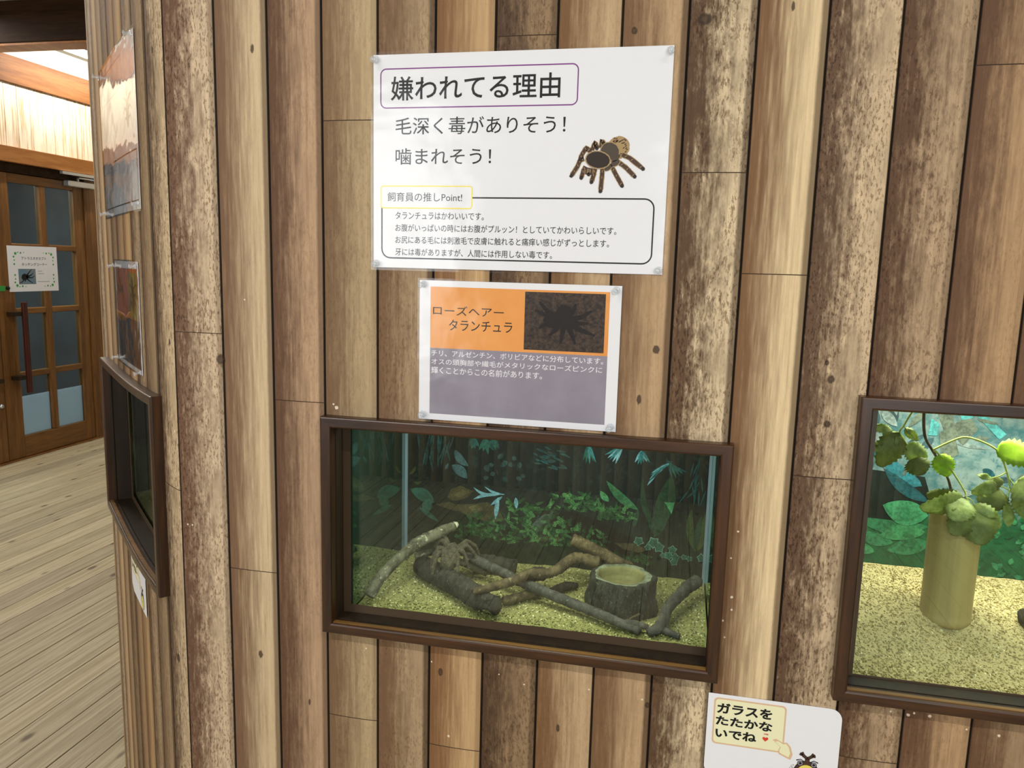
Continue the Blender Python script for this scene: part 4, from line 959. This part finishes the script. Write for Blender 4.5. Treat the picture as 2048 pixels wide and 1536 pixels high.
def big_leaves(mb):
    for p0, p1, w, b, m in (((.437, 1.058), (.370, 1.108), .030, .10, 0), ((.45, 1.03), (.372, 1.085), .022, .06, 1), ((.352, 1.100), (.345, 1.070), .012, 0, 1), ((.350, 1.125), (.372, 1.085), .010, 0, 1), ((.335, 1.11), (.330, 1.07), .012, 0, 0),
                            ((.452, 1.005), (.376, 1.018), .046, .06, 2), ((.455, .985), (.330, .992), .026, .08, 3), ((.45, .975), (.375, .960), .030, -.05, 4), ((.40, .950), (.335, .965), .024, .05, 3), ((.46, .955), (.39, .935), .03, 0, 3), ((.34, .955), (.325, .98), .02, 0, 3), ((.37, .93), (.33, .94), .02, 0, 4)):
        P2(mb, leaf2(p0, p1, w, b), m, m % 3)
    P2(mb, [(.300, 1.085), (.44, 1.075), (.46, 1.02), (.44, .99), (.30, .99)], 5, -.5)
    for p in ([(.445, 1.20), (.470, 1.20), (.478, 1.172), (.462, 1.160)], [(.468, 1.165), (.50, 1.19), (.515, 1.165), (.495, 1.135)], [(.455, 1.155), (.475, 1.17), (.49, 1.12), (.465, 1.10)]): P2(mb, p, 6, 1)
    for p in ([(.478, 1.21), (.51, 1.21), (.505, 1.185), (.488, 1.18)], [(.515, 1.20), (.56, 1.16), (.55, 1.15), (.51, 1.19)], [(.44, 1.18), (.455, 1.17), (.452, 1.15), (.438, 1.15)]): P2(mb, p, 7, 2)
    for k in range(26):
        x, z = rd.uniform(.29, .45), rd.uniform(1.10, 1.25); a = rd.uniform(3.6, 5.6); P2(mb, leaf2((x, z), (x + math.cos(a) * .04, z + math.sin(a) * .04), rd.uniform(.008, .02)), rd.choice((9, 10, 6, 10)), k % 4)
    for k in range(34):
        x, z = rd.uniform(.47, .75), rd.uniform(1.03, 1.25); P2(mb, leaf2((x, z), (x + rd.uniform(.02, .06), z - rd.uniform(-.005, .012)), rd.uniform(.006, .016)), rd.choice((9, 10, 6, 10, 1)), k % 4)
    for k in range(90):
        x, z = rd.uniform(.50, .72), rd.uniform(.90, 1.01); a = rd.uniform(0, 3.1); P2(mb, leaf2((x, z), (x + math.cos(a) * .016, z + math.sin(a) * .012), .009), rd.choice((3, 4, 8, 8)), k % 4)
    P2(mb, leaf2((.545, 1.02), (.54, .965), .014), 7, 4); P2(mb, leaf2((.49, .985), (.485, .96), .010), 7, 4)
printed('printed_leaves', bd2, ('#2f7686', '#1d525c', '#3f8a63', '#2f7350', '#3b8158', '#101d1c', '#6a7166', '#57a3a8', '#0f5a34', '#8d9a9a', '#39525a'), big_leaves, 'printed blue and green broad leaves', 1.0)

# ------------------------------------------------------------------ sand beds
def sand(name, label, s0, s1, o0, o1, hz, floor_z, mats, n_grain, size, flat=1.0, nx=70, ny=34, place=WP, seed=4):
    rr = random.Random(seed); mb = MB(); g = {}
    for i in range(nx + 1):
        for j in range(ny + 1):
            s = s0 + (s1 - s0) * i / nx; o = o0 + (o1 - o0) * j / ny; g[i, j] = mb.vert(place(s, hz(s, o) + rr.uniform(-.0006, .0006), o))
    for i in range(nx):
        for j in range(ny): mb.face((g[i, j], g[i + 1, j], g[i + 1, j + 1], g[i, j + 1]), 0)
    def skirt(keys):
        lo = [mb.vert(place(s0 + (s1 - s0) * i / nx, floor_z, o0 + (o1 - o0) * j / ny)) for i, j in keys]
        for k in range(len(keys) - 1): mb.face((g[keys[k]], lo[k], lo[k + 1], g[keys[k + 1]]), 0)
    skirt([(i, 0) for i in range(nx + 1)]); skirt([(nx, j) for j in range(ny + 1)]); skirt([(i, ny) for i in range(nx, -1, -1)]); skirt([(0, j) for j in range(ny, -1, -1)])
    for _ in range(n_grain):
        s = rr.uniform(s0 + .003, s1 - .003); t = rr.random() ** 1.15; o = o0 + (o1 - o0) * (.012 + .976 * t); p = Vector(place(s, hz(s, o) + .0002, o)); r = size * rr.uniform(.5, 1.25)
        a = Vector((rr.gauss(0, 1), rr.gauss(0, 1), rr.gauss(0, 1))).normalized(); b = a.orthogonal().normalized(); c = a.cross(b)
        i = [mb.vert(p + q) for q in (a * r, b * r * flat * .9, c * r * .7, -a * r * .9, -b * r * flat * .8, -c * r * .7)]; m = rr.choice((1, 1, 1, 2, 2, 3, 4, 4))
        for f in ((0, 1, 2), (0, 2, 4), (0, 4, 5), (0, 5, 1), (3, 2, 1), (3, 4, 2), (3, 5, 4), (3, 1, 5)): mb.face([i[k] for k in f], m)
    return tag(make(name, mb, mats), label, 'sand', kind='stuff')
def sand_mats(pre, cols): return [mottled(pre + '_bed', cols[0], cols[1], 420, .85, .5, lo=.4, hi=.6, h3=cols[4], dist=.001)] + [plain(pre + '_grain_%d' % k, c, .8, .25) for k, c in enumerate((cols[0], cols[1], cols[2], cols[3]))]
SM1 = sand_mats('gravel', ('#8a8450', '#a8a064', '#e4ddab', '#5f5936', '#4c462c'))
H1 = lambda s, o: .8585 + .006 * (-o - .04) / .24 + .0035 * math.sin(s * 31 + 1) * math.sin(-o * 24) + (.006 * max(0, 1 - math.hypot(s + .46, -o - .2) / .1))
sand('gravel_bed', 'coarse pale yellow gravel covering the bottom of the tarantula tank', -.497, .073, -.0405, -.2835, H1, .8425, SM1, 8500, .0021)
SM2 = sand_mats('chips', ('#a8976a', '#bfac7c', '#e2d6ab', '#94814f', '#93835a'))
def H2(s, o):
    y = -o; f = min(max((y - .04) / .17, 0), 1); f = f * f * (3 - 2 * f)
    return .843 + .050 * f + .016 * min(max((y - .2) / .15, 0), 1) - .03 * max(0, s - .42) * (y > .2) * min(1, (y - .2) / .1) - .010 * math.exp(-((s - .446) ** 2 + (y - .155) ** 2) / .0009) + .002 * math.sin(s * 43) * math.sin(y * 37)
sand('chip_bed', 'sloping bed of pale wood chips in the leafy tank', .2775, .788, -.0405, -.3485, H2, .8325, SM2, 14000, .0026, .45, seed=8)
SM3 = sand_mats('dim_gravel', ('#8f8455', '#a29868', '#c8bf93', '#6b6540', '#5d5738'))
sand('gravel_bed', 'pale gravel at the bottom of the dim side wall tank', S0 - .663, S0 - .092, -.0405, -.258, lambda s, o: .862 + .02 * (-o - .04) / .2, .8395, SM3, 1800, .0019, nx=30, ny=12)

# ------------------------------------------------------------------ branches, logs and the stump bowl
def catmull(P, k=6):
    P = [Vector(p) for p in P]; Q = [P[0] * 2 - P[1]] + P + [P[-1] * 2 - P[-2]]; out = []
    for i in range(1, len(Q) - 2):
        for j in range(k):
            t = j / k; a, b, c, d = Q[i - 1:i + 3]
            out.append(.5 * ((2 * b) + (c - a) * t + (2 * a - 5 * b + 4 * c - d) * t * t + (3 * b - a - 3 * c + d) * t ** 3))
    return out + [P[-1]]
def limb(mb, P, rads, k=7, n=12, jit=.10, seed=1, m=0):
    pts = catmull(P, k); rr = random.Random(seed); N = len(pts); rs = []
    for i in range(N):
        f = i / (N - 1) * (len(rads) - 1); a = min(int(f), len(rads) - 2); rs.append((rads[a] + (rads[a + 1] - rads[a]) * (f - a)) * rr.uniform(1 - jit * .6, 1 + jit * .6))
    mb.tube(pts, rs, n, m, True, jit, rr)
BK_PALE = mottled('lichen_bark', '#3f3a2c', '#6f6a55', 45, .85, .6, lo=.35, hi=.6, h3='#a9a78d', dist=.004)
BK_DARK = mottled('dark_bark', '#26231d', '#3e3a31', 60, .85, .6, h3='#5b5648', dist=.004)
BK_GREY = mottled('grey_bark', '#3a3730', '#56524a', 60, .8, .5, h3='#6c685e', dist=.003)
BK_BROWN = mottled('brown_bark', '#3f3424', '#6a5a3e', 50, .85, .6, h3='#857655', dist=.003)
CUT = mottled('pale_cut_wood', '#d8cfae', '#efe8cf', 60, .8, .2)
def limb_thing(name, label, cat, mat, limbs, group=None, cuts=()):
    P0 = limbs[0][0][0]
    mb = MB()
    for k, (P, r) in enumerate(limbs[:1]): limb(mb, P, r, seed=len(label) + k)
    o = make(name, mb, mat, None, True, P0); tag(o, label, cat, group)
    for k, (P, r) in enumerate(limbs[1:]): 
        mb = MB(); limb(mb, P, r, seed=len(label) + 5 + k); make('side_shoot', mb, mat, o, True)
    for p, q, r in cuts:
        p, q = Vector(p), Vector(q); mb = MB(); mb.tube([p, p + (q - p) * .5, q], [r, r * .9, r * .55], 9, jit=.15, rnd=random.Random(2)); make('cut_end', mb, CUT, o, True)['label'] = 'pale bare end'
    return o
limb_thing('branch', 'lichen covered branch leaning up from the left front corner of the tarantula tank', 'branch', BK_PALE,
           [([(-.478, .054, .872), (-.464, .086, .900), (-.441, .121, .924), (-.421, .151, .938), (-.398, .181, .9455), (-.377, .207, .952)], [.0098, .0095, .0098, .0108, .0100, .0085])], cuts=[((-.379, .205, .9515), (-.3715, .213, .9545), .0072)])
limb_thing('log', 'thick dark log the tarantula sits on', 'log', BK_DARK,
           [([(-.428, .178, .882), (-.367, .133, .8815), (-.320, .099, .8805), (-.288, .072, .879)], [.0190, .0195, .0190, .0175]), ([(-.268, .066, .888), (-.266, .060, .880), (-.272, .0535, .870)], [.0135, .0150, .0125]), ([(-.288, .072, .879), (-.277, .068, .881), (-.267, .064, .882)], [.016, .0135, .012])])
limb_thing('branch', 'long thin grey branch running from behind the dark log to the front right', 'branch', BK_GREY,
           [([(-.350, .192, .905), (-.322, .182, .900), (-.279, .160, .895), (-.235, .138, .889), (-.164, .108, .8815), (-.130, .0975, .8765), (-.097, .084, .8735), (-.064, .068, .8705), (-.030, .052, .868)], [.0075, .009, .0085, .0085, .0088, .0085, .0082, .0075, .006]), ([(-.060, .066, .871), (-.040, .062, .8745), (-.018, .064, .870)], [.005, .006, .0045])])
limb_thing('branch', 'dark bent branch leaning on the right end of the tarantula tank', 'branch', BK_GREY,
           [([(-.018, .049, .8685), (-.003, .058, .8735), (.006, .084, .878), (.0085, .106, .883), (.023, .143, .888), (.042, .186, .892), (.058, .212, .895)], [.0055, .0092, .0088, .0085, .0092, .0105, .0120]), ([(-.001, .064, .872), (.015, .057, .869), (.030, .052, .867)], [.006, .0055, .0045])])
limb_thing('twig', 'tiny pale twig in front of the stump bowl', 'twig', BK_BROWN, [([(-.052, .078, .870), (-.040, .079, .8785), (-.032, .080, .884)], [.0022, .002, .0017])])
limb_thing('branch', 'crooked brown branch crossing over the log and forking behind the stump bowl', 'branch', BK_BROWN,
           [([(-.300, .057, .899), (-.267, .081, .902), (-.238, .114, .904), (-.222, .136, .907), (-.190, .144, .908), (-.174, .165, .911), (-.164, .180, .9165), (-.152, .194, .9195), (-.133, .198, .918), (-.110, .200, .914)], [.0050, .0072, .0078, .0082, .0085, .009, .0095, .0098, .0102, .0105])])
limb_thing('branch', 'thick blunt brown branch rising behind the stump bowl', 'branch', BK_BROWN,
           [([(-.160, .208, .949), (-.139, .211, .940), (-.114, .214, .928), (-.092, .218, .916), (-.060, .222, .902), (-.030, .228, .884)], [.0105, .0108, .0112, .0118, .010, .007])])
limb_thing('log', 'dark hollow log lying behind the tarantula', 'log', BK_DARK, [([(-.345, .214, .888), (-.300, .216, .884), (-.262, .217, .880)], [.013, .0155, .0165])])
limb_thing('log', 'short dark log stub behind the crooked branch', 'log', BK_DARK, [([(-.236, .160, .889), (-.222, .174, .890), (-.206, .188, .888)], [.0115, .0125, .0120])])
limb_thing('branch', 'low dark root lying to the right of the thick log', 'branch', BK_BROWN, [([(-.259, .099, .870), (-.242, .109, .871), (-.222, .131, .8715), (-.200, .145, .8715)], [.0075, .008, .0078, .0065])])
limb_thing('branch', 'small dark root pieces in the gravel left of the stump bowl', 'branch', BK_DARK, [([(-.190, .160, .869), (-.174, .176, .870), (-.160, .189, .8705), (-.146, .197, .869)], [.005, .0075, .007, .0045]), ([(-.176, .186, .870), (-.164, .192, .871), (-.155, .20, .869)], [.004, .005, .003])])
limb_thing('stick', 'pale straight stick under the tarantula', 'stick', BK_PALE, [([(-.440, .176, .899), (-.420, .188, .904), (-.400, .192, .903), (-.350, .190, .890), (-.308, .186, .878)], [.006, .0062, .006, .0066, .0062])])
def stump():
    c = (-.0655, .150); rr = random.Random(31)
    ph = [rr.uniform(0, 6.3) for _ in range(6)]
    def j(a, k): return 1 + .035 * math.sin(5 * a + ph[0] + k * .4) + .025 * math.sin(9 * a + ph[1] - k * .5) + .018 * math.sin(17 * a + ph[2] + k * .8) + rr.uniform(-.012, .012)
    prof = [(.060, .8565)] + [(.062 - .0085 * (k / 12) ** .8, .858 + .056 * k / 12) for k in range(1, 13)] + [(.0515, .9165), (.047, .9175)]
    mb = MB(); mb.lathe([(r, h) for r, h in prof], (c[0], c[1], 0), (0, 0, 1), 72, 0, j)
    mb.f.pop(); mb.mi.pop()
    base = len(mb.v) - 72
    inner = [(.0395, .9165), (.0370, .9110), (.0350, .9030), (.0330, .8990), (.001, .8985)]
    rings = [[base + k for k in range(72)]]
    ax = Vector((0, 0, 1)); a_ = ax.orthogonal().normalized(); b_ = ax.cross(a_)
    for q, (r, h) in enumerate(inner):
        ring = []
        for k in range(72):
            an = 2 * math.pi * k / 72; rj = r * (1 + .03 * math.sin(3 * an + 1)); ring.append(mb.vert(Vector((c[0] - .002, c[1], h)) + (a_ * math.cos(an) + b_ * math.sin(an)) * rj))
        rings.append(ring)
    for i in range(len(rings) - 1):
        for k in range(72): mb.face((rings[i][k], rings[i][(k + 1) % 72], rings[i + 1][(k + 1) % 72], rings[i + 1][k]), 1 if i else 2)
    o = make('stump_bowl', mb, [mottled('stump_bark', '#1e1e18', '#3f3f34', 85, .9, 1.0, stretch=(1, 1, .45), h3='#6a6a5a', dist=.006), mottled('bowl_inside', '#6f6a42', '#8a8456', 30, .7, .2), mottled('bowl_rim', '#5f634f', '#8b8d74', 60, .85, .4)], None, True, (c[0], c[1], .857))
    tag(o, 'bowl shaped like a tree stump on the gravel, hollow and tan inside', 'bowl')
stump()

# ------------------------------------------------------------------ tarantula
def tarantula():
    mb = MB()
    def ball(c, r, ax, n=14):
        ax = Vector(ax).normalized(); prof = [(max(math.sin(math.pi * k / 10), .02) * r[0], -math.cos(math.pi * k / 10) * r[1]) for k in range(11)]; mb.lathe(prof, c, ax, n)
    A = Vector((-.3670, .1430, .9105)); Hd = Vector((-.3672, .1640, .9225)); ax = (Hd - A).normalized()
    ball(A, (.0150, .0185), ax + Vector((0, 0, .25))); ball(Hd, (.0110, .0125), ax); ball((A + Hd) / 2 + Vector((0, .002, .0005)), (.006, .010), ax); ball(Hd + ax * .0115 + Vector((0, 0, -.002)), (.0062, .008), ax)
    legs = [
        [(-.375, .172, .923), (-.386, .184, .9365), (-.402, .192, .924), (-.4105, .196, .910)], [(-.375, .166, .922), (-.388, .174, .934), (-.401, .178, .919), (-.405, .180, .9065)],
        [(-.375, .160, .921), (-.389, .156, .928), (-.397, .146, .908), (-.399, .140, .892)], [(-.374, .156, .919), (-.386, .146, .922), (-.391, .130, .900), (-.391, .126, .8895)],
        [(-.359, .172, .923), (-.347, .184, .934), (-.333, .192, .924), (-.326, .196, .907)], [(-.359, .166, .922), (-.344, .174, .9305), (-.332, .178, .917), (-.325, .180, .903)],
        [(-.359, .160, .921), (-.347, .158, .926), (-.338, .154, .912), (-.334, .152, .897)], [(-.360, .156, .919), (-.351, .145, .921), (-.3475, .129, .902), (-.3485, .122, .889)],
        [(-.371, .178, .921), (-.375, .190, .922), (-.377, .198, .911)], [(-.363, .178, .921), (-.360, .190, .922), (-.358, .198, .911)]]
    cl = []
    for L in legs:
        p = catmull(L, 5); k = len(p); rs = [.0042 - .0016 * i / (k - 1) for i in range(k)]; mb.tube(p, rs, 9); cl.append((p, rs))
        for q in L[1:-1]: ball(Vector(q), (.0043, .0046), (0, 0, 1), 8)
    me0 = bpy.data.meshes.new('t'); me0.from_pydata([Vector(v) - A for v in mb.v], [], mb.f); tmp = bpy.data.objects.new('t', me0); C.objects.link(tmp)
    md = tmp.modifiers.new('r', 'REMESH'); md.mode = 'VOXEL'; md.voxel_size = .0011; md2 = tmp.modifiers.new('s', 'SMOOTH'); md2.factor = .5; md2.iterations = 3
    me = bpy.data.meshes.new_from_object(tmp.evaluated_get(bpy.context.evaluated_depsgraph_get())); bpy.data.objects.remove(tmp)
    o = link('tarantula', me, None, mottled('spider_skin', '#3b3428', '#5d5443', 180, .9, .6, h3='#746a55', dist=.002), True); o.location = A
    tag(o, 'hairy grey brown tarantula perched on the dark log', 'spider')
    rr = random.Random(6); hb = MB(); vs = me.vertices; n = len(vs)
    for _ in range(4200):
        v = vs[rr.randrange(n)]; p = v.co + A; d = (v.normal + Vector((rr.uniform(-.5, .5), rr.uniform(-.5, .5), rr.uniform(-.6, .3)))).normalized(); s = d.orthogonal().normalized() * .00018; l = rr.uniform(.0007, .0019)
        hb.poly([p - s, p + s, p + d * l])
    make('bristles', hb, plain('bristle', '#7d735e', .8, .2), o)
tarantula()

# ------------------------------------------------------------------ leafy tank: bamboo, branch, log
def bamboo():
    c = Vector((.4455, .200, 0)); mb = MB()
    prof = [(.0345, .878), (.0372, .884), (.0380, .889), (.0370, .892), (.0366, .90), (.0368, .98), (.0370, 1.058), (.0368, 1.0595), (.0325, 1.0595), (.0318, 1.055), (.0318, .92), (.001, .919)]
    mb.lathe(prof, c, (0, 0, 1), 48)
    o = make('bamboo_tube', mb, [wood('bamboo', '#8f7b48', '#b59d63', 2, 14, .45, .4)], None, True, (c.x, c.y, .88))
    tag(o, 'upright cut bamboo tube standing in the wood chips and holding the leafy branch', 'bamboo tube')
bamboo()
def leaf_mat(name, h1, h2):
    t = NT(name); v = t.obj(); a = t.noise(v, 90, 5, .65); c = t.mix(t.step(a, .32, .68), lin(h1), lin(h2))
    d = t.n('ShaderNodeBsdfPrincipled', {'Base Color': c, 'Roughness': .45, 'Specular IOR Level': .35}); tl = t.n('ShaderNodeBsdfTranslucent', {0: t.mix(1.0, c, (1.15, 1.15, .5, 1), 'MULTIPLY')})
    mx = t.n('ShaderNodeMixShader', {0: .42, 1: d.outputs[0], 2: tl.outputs[0]}); t.t.links.new(mx.outputs[0], t.out.inputs[0]); return t.m
LEAF = leaf_mat('leaf_green', '#8a9a50', '#b5bf7c'); LEAFB = leaf_mat('leaf_yellow_green', '#9dc02a', '#b4d13c'); LEAFD = leaf_mat('leaf_shade_green', '#727c3e', '#8d9556')
STEM = plain('green_stem', '#a9b052', .5); STEMB = mottled('brown_stem', '#3c3324', '#5a4c33', 80, .8, .3)
def leaf3(root, p0, p1, w, mat, face=(0, -1, .25), curl=.15, seed=0, serr=.10):
    w = w * 1.22; fr_ = random.Random(seed * 7 + 1); face = (fr_.uniform(-.5, .5), -1, fr_.uniform(-.1, .7))
    p0, p1 = Vector(p0), Vector(p1); d = p1 - p0; l = d.length; nrm = Vector(face).normalized(); nrm = (nrm - d.normalized() * nrm.dot(d.normalized())).normalized(); sd = d.normalized().cross(nrm)
    rr = random.Random(seed); N = 16; mb = MB(); rows = []
    for k in range(N + 1):
        t = k / N; ww = w * .5 * (math.sin(math.pi * min(1, t * .97 + .015) ** .80) ** .62); c = p0 + d * t + nrm * (-curl * l * (t - .1) ** 2 + .05 * l * math.sin(math.pi * t))
        row = []
        for u in (-1, -.5, 0, .5, 1):
            q = ww * u * (1 + (serr * (1 if k % 2 else -1) if abs(u) == 1 else 0)); row.append(mb.vert(c + sd * q + nrm * (abs(u) * -.10 * ww + .0022 * math.sin(t * 7 + seed + u * 2) * abs(u) + rr.uniform(-.0004, .0004))))
        rows.append(row)
    for k in range(N):
        for j in range(4): mb.face((rows[k][j], rows[k + 1][j], rows[k + 1][j + 1], rows[k][j + 1]))
    o = make('leaf', mb, mat, root, True); md = o.modifiers.new('thickness', 'SOLIDIFY'); md.thickness = .0004
    return o
def leafy():
    mb = MB(); root_pts = [(.447, .205, .93), (.440, .205, 1.03), (.436, .203, 1.085), (.423, .2, 1.120), (.400, .198, 1.155), (.388, .198, 1.175), (.383, .198, 1.205), (.381, .2, 1.26)]
    limb(mb, root_pts, [.0022, .002, .002, .0019, .0022, .0022, .0024, .0024], n=8, jit=.05); o = make('leafy_branch', mb, STEMB, None, True, root_pts[0])
    tag(o, 'leafy branch with serrated green leaves arching over the bamboo tube', 'branch')
    def stem(P, r, m=STEM): mb = MB(); limb(mb, P, r, n=7, jit=.03); make('stem', mb, m, o, True)
    stem([(.400, .198, 1.155), (.409, .196, 1.150), (.428, .190, 1.127), (.446, .180, 1.098), (.447, .176, 1.090)], [.0018, .0016, .0014, .0013])
    stem([(.400, .198, 1.155), (.423, .197, 1.170), (.442, .196, 1.179), (.462, .195, 1.176), (.483, .194, 1.167), (.495, .193, 1.156), (.502, .192, 1.139), (.508, .191, 1.122), (.512, .19, 1.105)], [.0016, .0016, .0015, .0016, .0015, .0013])
    stem([(.381, .2, 1.245), (.362, .198, 1.206), (.355, .196, 1.191), (.350, .195, 1.181), (.359, .194, 1.166), (.362, .193, 1.162)], [.0015, .0014, .0013, .0012])
    stem([(.508, .191, 1.122), (.518, .19, 1.109), (.524, .188, 1.092)], [.0011, .001]); stem([(.505, .191, 1.130), (.495, .188, 1.124), (.484, .186, 1.120)], [.001, .0009]); stem([(.512, .19, 1.105), (.509, .186, 1.095), (.507, .184, 1.085)], [.001, .0008]); stem([(.510, .19, 1.103), (.499, .186, 1.108), (.494, .185, 1.106)], [.001, .0008])
    stem([(.447, .176, 1.090), (.455, .174, 1.086), (.459, .172, 1.078)], [.001, .0008]); stem([(.447, .176, 1.090), (.452, .172, 1.082), (.458, .17, 1.070)], [.001, .0008]); stem([(.355, .196, 1.190), (.362, .193, 1.183), (.372, .19, 1.172)], [.001, .0008]); stem([(.350, .195, 1.181), (.338, .193, 1.180), (.325, .19, 1.184)], [.001, .0008])
    L = [((.410, .195, 1.149), (.424, .188, 1.117), .026, LEAFB, .1), ((.448, .174, 1.086), (.422, .150, 1.064), .036, LEAF, .2), ((.444, .178, 1.088), (.388, .158, 1.066), .030, LEAF, .25), ((.440, .182, 1.090), (.398, .196, 1.080), .022, LEAFD, .1), ((.450, .165, 1.074), (.428, .150, 1.036), .034, LEAFD, .2),
         ((.458, .168, 1.072), (.470, .150, 1.024), .044, LEAFD, .15), ((.459, .172, 1.079), (.496, .160, 1.050), .024, LEAF, .2), ((.496, .186, 1.108), (.456, .176, 1.098), .020, LEAF, .1), ((.494, .184, 1.105), (.470, .170, 1.078), .034, LEAFD, .2), ((.489, .193, 1.166), (.545, .180, 1.155), .034, LEAFB, .1),
         ((.518, .189, 1.116), (.556, .176, 1.090), .044, LEAF, .2), ((.507, .184, 1.085), (.513, .176, 1.048), .016, LEAF, .1), ((.519, .188, 1.098), (.542, .176, 1.060), .022, LEAF, .15), ((.524, .188, 1.092), (.556, .178, 1.074), .020, LEAFB, .1), ((.500, .19, 1.098), (.494, .182, 1.070), .022, LEAFD, .1), ((.484, .186, 1.120), (.462, .182, 1.124), .008, LEAF, .1), ((.500, .188, 1.118), (.478, .186, 1.108), .014, LEAFD, .1),
         ((.362, .193, 1.163), (.389, .184, 1.135), .026, LEAF, .25), ((.372, .186, 1.142), (.383, .178, 1.118), .030, LEAFD, .1), ((.357, .195, 1.187), (.376, .188, 1.170), .012, LEAF, .3), ((.348, .195, 1.180), (.325, .185, 1.125), .036, LEAFD, .15), ((.338, .192, 1.183), (.305, .186, 1.189), .012, LEAF, .1), ((.350, .194, 1.176), (.343, .188, 1.160), .008, LEAF, .1), ((.325, .19, 1.160), (.306, .186, 1.150), .014, LEAF, .1)]
    for k, (a, b, w, m, cu) in enumerate(L): leaf3(o, a, b, w, m, curl=cu, seed=k)
leafy()
limb_thing('log', 'dark log at the far right edge of the leafy tank', 'log', BK_DARK, [([(.549, .175, .899), (.58, .178, .902), (.64, .186, .906)], [.0215, .0235, .024])])
